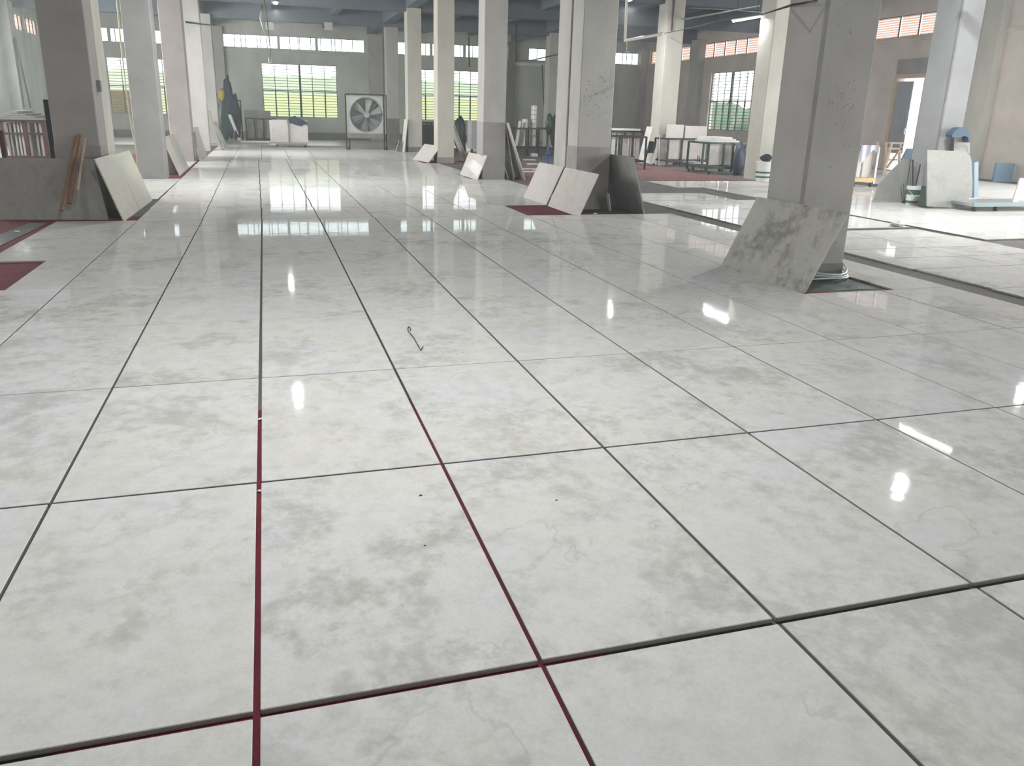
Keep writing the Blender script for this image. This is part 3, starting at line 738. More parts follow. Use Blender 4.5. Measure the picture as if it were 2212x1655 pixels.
# centre trolley with cloth
Yc = 35.0
def cx_(px, Y): return ony(px, 300, Y).x
z1 = ony(620, 259, Yc).z
t = thing('slab_trolley', 'trolley of upright pale slabs under the middle back window', 'trolley', ((cx_(583, Yc) + cx_(666, Yc)) / 2, Yc + .4, 0), 'steel racks for slabs')
MB().box((cx_(595, Yc), Yc, .12), (cx_(665, Yc), Yc + .9, .20)).build('deck', M_galv, t)
for px in (598, 660): 
    for yy in (Yc + .1, Yc + .8): MB().tube([(cx_(px, Yc) - .03, yy, .06), (cx_(px, Yc) + .03, yy, .06)], .06, 12).build('castor', M_cable, t)
MB().bar((cx_(625, Yc), Yc - .01, .2), (cx_(625, Yc), Yc - .01, z1 - .02), .06).build('post', M_band, t)
MB().bar((cx_(595, Yc), Yc - .01, .10), (cx_(663, Yc), Yc - .01, .10), .04).build('rail', M_band, t)
for i, (a, b, y0) in enumerate([(589, 624, 0), (626, 666, 0), (584, 622, .12), (628, 664, .12), (590, 660, .3)]):
    tag(MB().cbox((cx_(a, Yc), Yc + .03 + y0, .201), (cx_(b, Yc), Yc + .1 + y0, z1 - .01 * i), .006).build('stored_slab', M_slab_pink if i < 2 else M_white), 'pale slab standing on the trolley under the middle window', 'slab', 'slabs on the centre trolley')
pts = [(620, 262), (626, 254), (638, 250), (644, 256), (652, 258), (665, 265), (664, 270), (656, 268), (652, 273), (640, 270), (630, 266), (622, 266)]
mb = MB().prism([ony(x, y, Yc - .02) for x, y in pts], (0, .3, 0))
tag(mb.build('jacket', M_blue), 'dark blue jacket thrown over the centre trolley slabs', 'jacket')
tag(MB().tube([gnd(535, 315), gnd(575, 317), gnd(597, 318)], .02, 6).build('hose', M_steel), 'thin dark hose on the floor left of the centre trolley', 'hose')

# back-left corner: hanging work clothes, plank, low rack
Yq = 41.5
def qx(px): return ony(px, 250, Yq).x
t = thing('clothes_stand', 'dark clothes stand in the back left corner', 'stand', (qx(498), Yq, ZF))
for px in (506, 514, 521): MB().bar((qx(px), Yq, ZF), (qx(px), Yq, ony(px, 215, Yq).z), .06).build('post', M_steel, t)
MB().bar((qx(475), Yq, ony(490, 214, Yq).z), (qx(523), Yq, ony(520, 218, Yq).z), .05).build('rail', M_steel, t)
for i, (px, py, rx, rz_, m, lb) in enumerate([(481, 255, .30, 1.1, M_greend, 'dark green overalls hanging at the left of the back left corner stand'), (495, 232, .24, 1.25, M_blue, 'long navy coat hanging in the back left corner'), (510, 250, .22, .9, M_black, 'black jacket hanging at the right of the back left corner stand')]):
    c = ony(px, py, Yq - .35)
    tag(MB().blob(c, (rx, .12, rz_), i + 5, 16, 10, .2).build('work_clothes', m, smooth=True), lb, 'clothes')
c = ony(479, 205, Yq - .45); tag(MB().blob(c, (.17, .15, .27), 3).build('yellow_bag', M_yellow, smooth=True), 'yellow bag hung high in the back left corner', 'bag')
a = ony(496, 248, 40.75); b = gnd(518, 303.5) + Vector((0, 0, .03))
tag(MB().bar(a, b, .16, .05).build('white_plank', M_gwhite), 'white plank tilted before the dark work clothes', 'plank')
Yr = 40.0
t = rack('low dark rack of grey slabs left of the centre trolley', cx_(533, Yr), cx_(600, Yr), Yr, Yr + .8, ZF, ony(560, 257, Yr).z, M_steel, posts=(0, .28, .56, 1), w=.06)
for a, b in ((536, 550), (553, 567), (571, 583)):
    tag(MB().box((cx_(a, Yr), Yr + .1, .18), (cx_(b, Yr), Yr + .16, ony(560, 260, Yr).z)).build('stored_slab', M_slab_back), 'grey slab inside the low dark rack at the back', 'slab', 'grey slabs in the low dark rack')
for i, (a, b, tp) in enumerate(((531, 563, 238), (564, 588, 240))):
    tag(MB().box((cx_(a, Yr), Yr + .25, ony(560, 257, Yr).z + .03), (cx_(b, Yr), Yr + .33, ony(560, tp, Yr).z)).build('stored_slab', M_slab_back), ['left', 'right'][i] + ' grey board standing on top of the low dark rack', 'slab')
tag(MB().box((cx_(520, Yr), Yr - .5, ZF + .013), (cx_(583, Yr), Yr - .3, .06)).build('kerb_strip', M_gwhite), 'pale strip on the floor before the low dark rack', 'strip')

# ------------------------------------------------------------------ industrial fan
Yf = 33.6
fx0, fx1 = ony(747, 250, Yf).x, ony(829, 250, Yf).x
fzt, fzb = ony(788, 207, Yf).z, ony(788, 289, Yf).z
t = thing('industrial_fan', 'large square extractor fan on legs in front of the back wall', 'fan', ((fx0 + fx1) / 2, Yf, 0))
cxm, czm = ony(793, 248, Yf).x, (fzt + fzb) / 2
R = .70; hx = (fx1 - fx0) / 2; hz = (fzt - fzb) / 2
mb = MB(); N = 48; inn = []; outr = []
for i in range(N):
    a = 2 * PI * i / N + PI / 4; ca, sa = math.cos(a), math.sin(a); s_ = 1 / max(abs(ca), abs(sa))
    outr.append((cxm + hx * ca * s_, sa * s_ * hz + czm)); inn.append((cxm + R * ca, czm + R * sa))
vs = []
for y0 in (Yf, ): vs += [(x, y0, z) for x, z in outr]
vs += [(x, Yf - .0, z) for x, z in inn]
vs += [(cxm + (x - cxm) * .93, Yf + .12, czm + (z - czm) * .93) for x, z in inn]
vs += [(cxm + (x - cxm) * .93, Yf + .38, czm + (z - czm) * .93) for x, z in inn]
vs += [(x, Yf + .40, z) for x, z in outr]
fs = []
for r0 in (0, 1, 2):
    for i in range(N): j = (i + 1) % N; fs.append((r0 * N + i, r0 * N + j, (r0 + 1) * N + j, (r0 + 1) * N + i))
for i in range(N): j = (i + 1) % N; fs.append((i, 4 * N + i, 4 * N + j, j))
mb.add(vs, fs); mb.build('housing', M_fan, t)
for k_ in range(6):
    a = k_ * PI / 3 + .35
    def bl(u, v, a=a):
        r = .12 + .5 * u; wv = (v - .5) * (.10 + .20 * u); tw = .9 - .5 * u
        px_, pz_ = r * math.cos(a) - wv * math.sin(a), r * math.sin(a) + wv * math.cos(a)
        return (cxm + px_, Yf + .2 + wv * tw, czm + pz_)
    MB().grid(6, 3, bl).build('blade', M_fanb, t)
MB().lathe((cxm, Yf + .12, czm), [(.11, 0), (.13, .03), (.13, .14), (.05, .2)], 20, 'y').build('hub', M_galv, t)
for i in range(4): 
    a = i * PI / 4
    MB().bar((cxm - R * .93 * math.cos(a), Yf + .33, czm - R * .93 * math.sin(a)), (cxm + R * .93 * math.cos(a), Yf + .33, czm + R * .93 * math.sin(a)), .02).build('guard_bar', M_galv, t)
g_ = MB().lathe((cxm, Yf + .385, czm), [(R * .93, 0), (R * .93, .01)], 32, 'y').build('shutter', M_slab_back, t)
for x in (fx0, fx1):
    MB().bar((x, Yf - .06, 0), (x, Yf - .06, fzt + .06), .05).build('leg', M_steel, t)
    MB().bar((x + .16, Yf + .44, 0), (x + .16, Yf + .44, fzt + .06), .05).build('leg', M_steel, t)
    MB().bar((x, Yf - .06, .025), (x + .16, Yf + .44, .025), .05).build('foot', M_steel, t)
MB().bar((fx0, Yf - .06, fzb - .08), (fx1, Yf - .06, fzb - .08), .05, .18).build('crossbar', M_band, t)
MB().bar((fx0, Yf - .06, fzt + .05), (fx1, Yf - .06, fzt + .05), .05).build('crossbar', M_steel, t)

# ------------------------------------------------------------------ behind the middle row
def bx_(px, Y): return ony(px, 290, Y).x
def bz(py, Y, px=1000): return ony(px, py, Y).z
Y3 = 37.0
t = rack('dark rack seen between the third and slim pillars', bx_(911, Y3), bx_(940, Y3), Y3, Y3 + 1, ZF, bz(267, Y3), M_steel, posts=(0, .68, 1), w=.07)
tag(MB().box((bx_(912, Y3), Y3 + .2, .1), (bx_(939, Y3), Y3 + .3, bz(270, Y3))).build('stored_slab', M_greend), 'dark green panel in the rack behind the slim pillar', 'panel')
Y4 = 33.0
tag(MB().blob((bx_(994, Y4), Y4, .68), (.26, .2, .70), 11, 14, 10, .12).build('tarpaulin_roll', M_greend, smooth=True), 'dark green bundle behind the tall green-grey slab', 'bundle')
tag(MB().bar((bx_(1008, Y4), Y4 + .4, ZF), (bx_(1008, Y4), Y4 + .4, bz(268, Y4)), .09).build('steel_post', M_steel), 'thin dark post left of the grey cabinet', 'post')
tag(MB().tube([(bx_(996, Y4), Y4 - 1, .12), (bx_(1022, Y4), Y4 - 1.0, .12)], .14, 14).build('white_roll', M_gwhite, smooth=True), 'white roll lying on the floor beside the grey cabinet', 'roll')
t = thing('cabinet', 'grey cabinet partly hidden by the pillar with the grey dado', 'cabinet', (bx_(1028, 29), 29.3, 0))
MB().cbox((bx_(1018, 29), 29, .28), (bx_(1044, 29), 29.6, bz(260, 29)), .01).build('body', mat('grey_cabinet', (.36, .34, .35), .6), t)
for px in (1021, 1040): MB().bar((bx_(px, 29), 29.1, ZF), (bx_(px, 29), 29.1, .28), .08).build('leg', M_steel, t)
Y5 = 30.0
t = rack('dark rack of stone offcuts left of the twin pillars', bx_(1112, Y5), bx_(1203, Y5), Y5, Y5 + 1.1, ZF, bz(278, Y5, 1150), M_steel, posts=(0, .27, .52, .78, 1), w=.055, base=.30)
for i, px in enumerate((1120, 1131)):
    tag(MB().bar((bx_(px, Y5), Y5 + .25, .36), (bx_(px + 8, Y5), Y5 + .3, bz(262 + 4 * i, Y5, 1150)), .16, .03).build('stored_slab', M_slab), 'pale slab leaning inside the dark offcut rack', 'slab', 'pale slabs in the offcut rack')
for s_, px in enumerate((1138, 1157)):
    for i in range(9 if s_ else 6):
        z = .36 + i * .17
        tag(MB().cbox((bx_(px, Y5), Y5 + .4, z), (bx_(px + 9, Y5), Y5 + .7, z + .169), .035).build('stone_block', M_white), '%s pale block from the bottom of the %s stack inside the offcut rack' % (['lowest', 'second', 'third', 'fourth', 'fifth', 'sixth', 'seventh', 'eighth', 'ninth'][i], ['shorter', 'taller'][s_]), 'block', ['shorter stack of pale blocks', 'taller stack of pale blocks'][s_])
tag(MB().blob((bx_(1196, Y5), Y5 - .1, .95), (.17, .12, .6), 21, 14, 10, .15).build('work_clothes', M_maroon, smooth=True), 'maroon cloth hanging at the right end of the offcut rack', 'clothes')
tag(MB().blob((bx_(1184, Y5), Y5 - .1, 1.2), (.16, .12, .38), 22, 14, 10, .15).build('work_clothes', M_greend, smooth=True), 'dark green cloth hanging over the offcut rack rail', 'clothes')
Yh = 24.6
hx_ = ony(1183, 340, Yh).x
t = thing('blue_stand', 'small blue standing jack with yellow foot left of the twin pillars', 'jack', (hx_, Yh, ZF))
MB().lathe((hx_, Yh, ZF + .05), [(.05, 0), (.045, .25), (.08, .3), (.08, .36), (.04, .38), (.04, .62)], 14).build('column', M_bluem, t)
MB().bar((hx_ - .18, Yh, .26), (hx_ + .18, Yh, .26), .07).build('arm', M_bluem, t)
MB().tube([(hx_ - .10, Yh, ZF + .02), (hx_ + .12, Yh, ZF + .02)], .05, 10).build('foot', M_yellow, t)
g = random.Random(4)
for i, (px, py, w_, h_) in enumerate([(1153, 338, .25, .12), (1142, 346, .5, .02), (1150, 356, .45, .03), (1165, 368, .5, .03), (1140, 366, .6, .02), (1148, 372, .8, .02), (1172, 360, .2, .03)]):
    p = gnd(px, py, ZF)
    tag(MB().prism([(p.x - w_ / 2, p.y - .15, ZF + .005), (p.x + w_ * .4, p.y - .2, ZF + .005), (p.x + w_ / 2, p.y + .1, ZF + .005), (p.x - w_ * .3, p.y + .18, ZF + .005)], (0, 0, h_)).build('stone_offcut', M_debris), ['thick white lump', 'flat white offcut farthest left', 'long flat white offcut below the lump', 'flat white offcut nearest the leaning slab', 'wide white offcut nearest the tall slab', 'widest white offcut of the group', 'smallest white offcut'][i] + ' on the carpet left of the twin pillars', 'offcut', 'offcuts on the worn carpet')

# ------------------------------------------------------------------ right-hand racks
def rx(px, Y): return ony(px, 320, Y).x
def rzz(py, Y, px=1480): return ony(px, py, Y).z
Y6 = 24.35
t = rack('tall rack holding big pale slabs right of the cream pillar', rx(1443, Y6), rx(1530, Y6), Y6, Y6 + .95, ZF, rzz(301, Y6), M_steel, posts=(0, .34, 1), w=.05, base=.2)
for i, (a, b) in enumerate(((1447, 1471), (1475, 1528))):
    tag(MB().cbox((rx(a, Y6), Y6 + .06, .23), (rx(b, Y6), Y6 + .11, rzz(303, Y6)), .004).build('stored_slab', M_slab_pink), ['narrow', 'wide'][i] + ' pale slab inside the tall rack', 'slab')
for i, (a, b) in enumerate(((1448, 1483), (1487, 1534))):
    tag(MB().cbox((rx(a, Y6), Y6 + .3, rzz(301, Y6) + .03), (rx(b, Y6), Y6 + .38, rzz(270 if i == 0 else 272, Y6)), .006).build('stored_slab', M_slab_pink), ['left', 'right'][i] + ' pinkish slab standing on top of the tall rack', 'slab')
lean('greyish slab standing between the cream pillar and the tall rack', (rx(1426, 24.8), 24.8), (rx(1442, 24.95), 24.95), (.03, .15, rzz(290, 24.9) - .02), m=M_slab_pink, name='leaning_slab', grp=None)
Y7 = 21.2
t = rack('wheeled rack of broken slabs under the right wall window', rx(1531, Y7), rx(1611, Y7), Y7, Y7 + 1.2, ZF, rzz(310, Y7, 1570), M_greend, posts=(0, .42, .66, 1), w=.05, wheels=True, base=.2, name='slab_trolley')
for i, (a, b, tp) in enumerate(((1536, 1563, 312), (1566, 1583, 313), (1586, 1604, 316))):
    x0, x1 = rx(a, Y7), rx(b, Y7); z1 = rzz(tp, Y7, 1570)
    mb = MB()
    if i == 2: mb.prism([(x0, Y7 + .1, .25), (x1 - .22, Y7 + .1, .25), (x1 - .05, Y7 + .1, .5), (x1 - .08, Y7 + .1, .75), (x1, Y7 + .1, z1 - .15), (x1, Y7 + .1, z1), (x0, Y7 + .1, z1)], (0, .03, 0))
    else: mb.box((x0, Y7 + .1, .25), (x1, Y7 + .14, z1))
    tag(mb.build('stored_slab', M_slab), ['wide pale slab at the left of the wheeled rack', 'narrow pale slab in the middle of the wheeled rack', 'slab with a broken edge in the wheeled rack'][i], 'slab')
for i in range(3):
    z = rzz(310, Y7, 1570) + .03 + i * .05
    tag(MB().box((rx(1533 + 4 * i, Y7), Y7 + .1, z), (rx(1600 - 8 * i, Y7), Y7 + .9, z + .045)).build('stored_slab', M_white), 'white slab lying flat on the wheeled rack', 'slab', 'white slabs flat on the wheeled rack')
tag(MB().blob((rx(1601, Y7 - .3), Y7 - .25, .42), (.2, .16, .46), 31, 16, 12, .14).build('refuse_bag', mat('blue_grey_bag', (.05, .065, .11), .5, var=.3, vscale=6, bump=.4, bscale=14), smooth=True), 'dark blue sack at the right end of the wheeled rack', 'sack')
# flat trolley left of it
Y8 = 22.4
t = thing('flat_trolley', 'low flat trolley with upright pegs before the tall rack', 'trolley', (rx(1520, Y8), Y8 + .3, 0))
MB().box((rx(1502, Y8), Y8, .2), (rx(1536, Y8), Y8 + .7, .26)).build('deck', M_galv, t)
for px in (1513, 1517, 1524, 1530): MB().bar((rx(px, Y8), Y8 + .1, .26), (rx(px, Y8), Y8 + .1, rzz(345 - (px % 5) * 3, Y8)), .02).build('peg', M_steel, t)
for px in (1504, 1533):
    MB().tube([(rx(px, Y8) - .02, Y8 + .1, .07), (rx(px, Y8) + .02, Y8 + .1, .07)], .07, 12).build('castor', M_cable, t)
# rack seen right behind the twin pillars
Y9 = 23.2
t = rack('rack of white slabs just right of the twin pillars', rx(1342, Y9), rx(1395, Y9), Y9, Y9 + 1.0, ZF, rzz(296, Y9, 1370), M_steel, posts=(0, .45, 1), w=.05, base=.25)
for a, b in ((1345, 1358), (1362, 1372), (1376, 1384)):
    tag(MB().box((rx(a, Y9), Y9 + .1, .3), (rx(b, Y9), Y9 + .14, rzz(300, Y9, 1370))).build('stored_slab', M_slab_pink), 'pinkish white slab in the rack right of the twin pillars', 'slab', 'slabs in the rack right of the twin pillars')
Y10 = 26.6
t = rack('farther rack with a white top behind the rack by the twin pillars', rx(1318, Y10), rx(1396, Y10), Y10, Y10 + 1.0, ZF, rzz(284, Y10, 1370), M_steel, posts=(0, .38, .62, .88, 1), w=.05)
tag(MB().box((rx(1318, Y10), Y10 - .1, rzz(284, Y10, 1370) + .03), (rx(1378, Y10), Y10 + .6, rzz(278, Y10, 1370))).build('stored_slab', M_white), 'white slab lying on the farther rack behind the twin pillars', 'slab')
for a, b in ((1322, 1331), (1336, 1352), (1358, 1374)):
    tag(MB().box((rx(a, Y10), Y10 + .1, .2), (rx(b, Y10), Y10 + .14, rzz(287, Y10, 1370))).build('stored_slab', M_white), 'white slab standing in the farther rack', 'slab', 'white slabs in the farther rack')
# slabs leaning on the left of the cream pillar
Y11 = 25.4
def up(label, pts, Y, m, dy=.03, name='leaning_slab', cat='slab', lean_back=.25):
    P = [ony(x, y, Y) for x, y in pts]; z0 = min(p.z for p in P)
    P = [Vector((p.x, p.y + (p.z - z0) * lean_back, p.z)) for p in P]
    # re-project so the top sits further back yet keeps its sight line
    P = [ony(x, y, q.y) for (x, y), q in zip(pts, P)]
    return tag(MB().prism(P, (0, dy, 0)).build(name, m), label, cat)
up('long grey slab leaning left of the cream pillar', [(1378, 352), (1390, 353), (1410, 274), (1398, 273)], 24.9, M_slab, lean_back=.1)
up('dark board between the leaning slabs left of the cream pillar', [(1394, 353), (1404, 353), (1419, 306), (1404, 305)], 25.0, M_black, name='dark_board', cat='board', lean_back=.1)
up('light small panel below the dark board by the cream pillar', [(1395, 352), (1404, 353), (1410, 331), (1400, 331)], 24.93, M_slab, name='small_panel', cat='panel', lean_back=.1)
up('thin white slab on edge beside the dark board, cream pillar', [(1407, 353), (1413, 353), (1427, 306), (1421, 305)], 24.95, M_white, lean_back=.1)

# striped bucket, bottle and cloth behind the nearest pillar
Yb2 = 18.6
bxx = rx(1655, Yb2)
t = thing('paint_bucket', 'white bucket with dark green stripes by the nearest pillar', 'bucket', (bxx, Yb2, 0))
zt = rzz(350, Yb2, 1650)
MB().lathe((bxx, Yb2, 0.0), [(.17, 0), (.20, zt - .01), (.215, zt), (.215, zt - .0)], 24).build('body', M_gwhite, t, smooth=False)
for z in (.10, .22): MB().lathe((bxx, Yb2, z), [(.175 + z * .08 + .003, 0), (.178 + z * .1 + .004, .045)], 24).build('stripe', M_greenp, t)
MB().lathe((bxx, Yb2, zt - .02), [(.225, 0), (.225, .035)], 24).build('lid', M_gwhite, t)
tag(MB().blob((bxx + .04, Yb2, zt + .105), (.16, .13, .09), 41).build('rag', M_black, smooth=True), 'dark rag heaped on the striped bucket', 'rag')
p = gnd(1617, 384)
t = thing('spray_bottle', 'small white bottle with pink cap left of the striped bucket', 'bottle', (p.x, p.y, 0))
MB().lathe((p.x, p.y, 0), [(.05, 0), (.055, .12), (.02, .2), (.018, .24)], 14).build('body', M_gwhite, t)
MB().lathe((p.x, p.y, .24), [(.022, 0), (.022, .05)], 12).build('cap', M_maroon, t)
p = gnd(1632, 383)
tag(MB().lathe((p.x, p.y, 0), [(.10, 0), (.12, .28), (.13, .3)], 16).build('tin', M_band), 'grey brown tin between the bottle and the striped bucket', 'tin')

# far right group
Yg = 17.0
x0, x1 = rx(1849, Yg), rx(1898, Yg)
t = rack('rack of draped slabs right of the nearest pillar, yellow bottom rail', x0, x1, Yg, Yg + 1.3, 0, rzz(318, Yg, 1870), M_galv, posts=(0, 1), w=.05, wheels=True, base=.16)
MB().bar((x0, Yg - .05, .18), (x1, Yg - .05, .18), .06, .09).build('yellow_rail', mat('ochre_paint', (.60, .42, .16), .6), t)
for i, (a, b) in enumerate(((1851, 1861), (1864, 1872), (1876, 1893))):
    tag(MB().box((rx(a, Yg), Yg + .1, .23), (rx(b, Yg), Yg + .14, rzz(325, Yg, 1870))).build('stored_slab', M_slab_pink), 'pale slab standing in the rack right of the nearest pillar', 'slab', 'slabs in the rack right of the nearest pillar')
mb = MB().grid(14, 8, lambda u, v: (x0 + .1 + (x1 - x0 - .15) * u, Yg - .06 - .03 * math.sin(u * 14), rzz(316, Yg, 1870) + .03 - (v * (.28 + .16 * math.sin(u * 5 + 1)))))
tag(mb.build('plastic_drape', mat('violet_film', (.50, .50, .58), .3), smooth=True), 'crumpled lilac plastic hanging over the draped slab rack', 'plastic')
# wooden trestle by the gateway
p = ony(1932, 330, 20.5)
t = thing('timber_trestle', 'pale timber trestle standing by the open gateway', 'trestle', (p.x, 20.5, 0))
for dx in (-.22, .22): MB().bar((p.x + dx * 1.4, 20.5, 0), (p.x + dx * .7, 20.5, ony(1932, 308, 20.5).z), .06).build('leg', M_wood_l, t)
for dx in (-.22, .22): MB().bar((p.x + dx * 1.4, 21.1, 0), (p.x + dx * .7, 21.1, ony(1932, 308, 20.5).z), .06).build('leg', M_wood_l, t)
for py in (309, 321, 345): MB().bar((p.x - .24, 20.5, ony(1932, py, 20.5).z), (p.x + .28, 20.5, ony(1932, py, 20.5).z), .09, .05).build('rail', M_wood_l, t)
MB().bar((p.x + .22, 20.48, ony(1932, 318, 20.5).z), (p.x - .2, 20.48, .25), .05).build('brace', M_wood_l, t)

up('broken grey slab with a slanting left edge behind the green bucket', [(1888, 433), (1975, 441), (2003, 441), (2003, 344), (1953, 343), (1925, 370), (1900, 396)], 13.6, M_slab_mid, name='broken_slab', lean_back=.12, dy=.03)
up('dark blue board rising behind the broken grey slab', [(1948, 424), (2010, 424), (2010, 321), (1960, 321), (1948, 345)], 14.3, M_blued, name='dark_board', cat='board', lean_back=.05)
big = []
for (x, y) in [(2003, 446), (2098, 451), (2101, 400), (2099, 350), (2096, 336), (2085, 328), (2040, 325), (2003, 324)]: big.append((x, y))
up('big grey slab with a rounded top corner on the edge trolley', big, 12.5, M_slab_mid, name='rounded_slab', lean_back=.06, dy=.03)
for i, (a, b, m, lb) in enumerate([(2086, 2094, M_slab_dark, 'violet grey slab edge behind the big rounded slab'), (2094, 2104, M_blued, 'dark blue slab edge behind the big rounded slab'), (2103, 2113, mat('pale_blue_board', (.30, .42, .50), .5), 'pale blue outermost slab edge behind the big rounded slab')]):
    up(lb, [(a, 440 - 2 * i), (b, 440 - 2 * i), (b + 1, 351 - i), (a, 352)], 12.9 + .12 * i, m, lean_back=.06)
# white narrow slab with the cap
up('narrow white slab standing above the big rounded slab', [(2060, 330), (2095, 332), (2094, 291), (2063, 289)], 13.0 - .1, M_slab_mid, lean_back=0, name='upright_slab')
hc = [(2056, 292), (2062, 284), (2072, 276), (2080, 275), (2089, 280), (2095, 292), (2096, 306), (2093, 308), (2091, 297), (2084, 293), (2076, 297), (2066, 297), (2058, 297)]
Pp = [ony(x, y, 12.75) for x, y in hc]
tag(MB().prism(Pp, (0, .16, 0)).build('cap', M_blued), 'dark blue cap hung on the narrow white slab', 'cap')
# green bucket with tools
Yk = 13.25
kx = ony(1976, 400, Yk).x
t = thing('tool_bucket', 'green and white bucket full of tools before the broken slab', 'bucket', (kx, Yk, 0))
bd = MB().lathe((kx, Yk, 0), [(.11, 0), (.135, .30), (.14, .31)], 20).build('body', M_greenp, t)
MB().tube([(kx - .14, Yk, .3), (kx - .12, Yk - .12, .2), (kx, Yk - .16, .15), (kx + .12, Yk - .12, .2), (kx + .14, Yk, .3)], .005, 6).build('bail_handle', M_galv, bd)
MB().lathe((kx, Yk, .30), [(.142, 0), (.142, .07)], 20).build('rim', M_gwhite, t)
MB().lathe((kx, Yk, .08), [(.122, 0), (.128, .12)], 20).build('label_panel', M_pvc, t)
MB().lathe((kx, Yk, 0.0), [(.116, 0), (.116, .03)], 20).build('base_ring', M_gwhite, t)
for i, (px, py) in enumerate([(1966, 352), (1972, 345), (1981, 350), (1988, 355), (1976, 360)]):
    q = ony(px, py, Yk + .03)
    tag(MB().tube([(kx + (q.x - kx) * .3, Yk, .32), q], .011 + .003 * (i % 2), 6).build('hand_tool', M_steel if i % 2 else M_band), ['leftmost thin tool', 'tallest thin tool', 'second tool from the right', 'rightmost tool', 'short middle tool'][i] + ' sticking up from the green and white bucket', 'tool', 'tools in the green and white bucket')
tag(MB().cbox((ony(1991, 420, 12.9).x, 12.72, 0), (ony(2006, 420, 12.9).x, 12.95, rzz(402, 12.9, 1998)), .01).build('plastic_box', M_greend), 'dark green box squeezed right of the tool bucket', 'box')
# flat trolley at the right edge
Ye = 12.0
a = ony(2100, 452, Ye).x
t = thing('flat_trolley', 'long grey flat trolley at the right edge of the photo', 'trolley', (a + .9, Ye + .3, 0))
MB().box((a, Ye, .10), (a + 2.2, Ye + .75, .155)).build('deck', M_galv, t)
MB().bar((a, Ye - .01, .13), (a + 2.2, Ye - .01, .13), .04, .075).build('rail', mat('teal_grey_rail', (.28, .36, .37), .5), t)
for dx in (.1, .62, 1.9): MB().tube([(a + dx - .02, Ye + .05, .045), (a + dx + .02, Ye + .05, .045)], .045, 12).build('castor', M_cable, t)
tag(MB().tube([ony(2093, 431, 12.3), ony(2112, 428, 12.2)], .02, 8).build('white_tube', M_gwhite), 'short white tube lying at the left end of the edge trolley', 'tube')
for i in range(2):
    up(['front', 'rear'][i] + ' white slab leaning on the trolley at the right edge', [(2186 + 12 * i, 440), (2198 + 14 * i, 440), (2216 + 10 * i, 386), (2205 + 10 * i, 384)], 12.2 + .15 * i, M_slab, lean_back=0.1)
pb = ony(2195, 384, 19.0)
tag(MB().cbox((20.5, 18.6, ZF), (21.2, 18.7, ony(2195, 353, 18.6).z), .02).build('blue_board', mat('mid_blue_board', (.16, .26, .36), .6)), 'blue board standing on the floor by the right wall', 'board')

# small things on the floor
pts = [(887, 714), (886, 708), (883, 705.5), (881, 709), (881.5, 714), (885, 719), (892, 727), (899, 739), (905, 750), (909, 757.5), (913.5, 749)]
P = [gnd(x, y, .004) for x, y in pts]
hook = MB().tube(P, .0042, 8).build('wire_hook', mat('hook_steel', (.07, .065, .06), .5, .4), smooth=True)
tag(hook, 'bent wire hook lying on a middle slab', 'hook')
for i, (px, py, s, lb, m) in enumerate([(1938, 489, .12, 'small pale lump in the cross joint right of the nearest pillar', M_debris), (1447, 446, .06, 'white chip in the long open gap right of the twin pillars', M_gwhite), (1691, 741, .014, 'tiny white crumb on the joint below the nearest pillar', M_gwhite), (562, 907, .016, 'white crumb in the wide red joint in the foreground', M_gwhite), (562, 1062, .013, 'lower white crumb in the wide red joint', M_gwhite), (1285, 463, .04, 'whitish scrap in the hole before the twin pillars', M_debris), (37, 502, .035, 'white scrap on the red carpet at the left edge', M_gwhite), (909, 1071, .007, 'dark crumb on the big foreground slab, left one', M_joint), (1202, 1081, .005, 'dark crumb on the foreground slab, right one', M_joint), (918, 1179, .004, 'tiny dark crumb below the left dark crumb', M_joint)]):
    z = 0 if i in (2, 7, 8, 9) else (0 if i == 0 else ZF + .005)
    p = gnd(px, py, z)
    tag(MB().blob((p.x, p.y, z + s * .3), (s, s * .8, s * .32), 50 + i, 10, 6, .25).build('crumb' if s < .03 else 'stone_chip', m), lb, 'debris')
# grey plank lying on the left carpet
p = gnd(0, 520, ZF); q = gnd(95, 484, ZF)
tag(MB().prism([(-3.35, 9.6, ZF + .004), (-3.05, 9.6, ZF + .004), (-2.95, 12.3, ZF + .004), (-3.2, 12.3, ZF + .004)], (0, 0, .006)).build('plastic_strip', mat('grey_green_strip', (.16, .17, .16), .35, var=.3, vscale=5)), 'grey green strip lying on the red carpet at left', 'strip')

# ------------------------------------------------------------------ lamps
def hang_lamp(x, y, z, label, power=95):
    t = thing('pendant_lamp', label, 'lamp', (x, y, z))
    sh = MB().lathe((x, y, z + .02), [(.13, 0), (.16, .03), (.10, .14), (.04, .2)], 20).build('shade', M_galv, t)
    MB().lathe((x, y, z), [(.02, -.04), (.06, -.03), (.08, 0), (.08, .02)], 20).build('bulb', M_lamp, sh)
    MB().tube([(x, y, z + .2), (x, y, 5.6)], .008, 6).build('cord', M_cable, t)
    l = bpy.data.lights.new('lamp_light', 'AREA'); l.shape = 'DISK'; l.size = .13; l.energy = power; l.color = (.95, .98, 1)
    o = bpy.data.objects.new('lamp_light', l); C.objects.link(o); o.parent = t; o.location = (0, 0, -.2)
    return t
hang_lamp(.62, 30.4, 5.0, 'glowing pendant lamp above the middle back window', 150)
hang_lamp(11.0, 24.2, 5.0, 'glowing pendant lamp above the gap right of the twin pillars', 190)
hang_lamp(.37, 17.8, 5.0, 'nearer pendant lamp of the left aisle, mirrored in the foreground slabs', 185)
hang_lamp(10.8, 10.5, 5.0, 'nearer pendant lamp of the right aisle, mirrored right of the foreground', 230)
hang_lamp(.4, 4.2, 5.0, 'pendant lamp nearly overhead in the left aisle', 165)
hang_lamp(10.6, -2.0, 5.0, 'pendant lamp behind the viewer in the right aisle', 260)
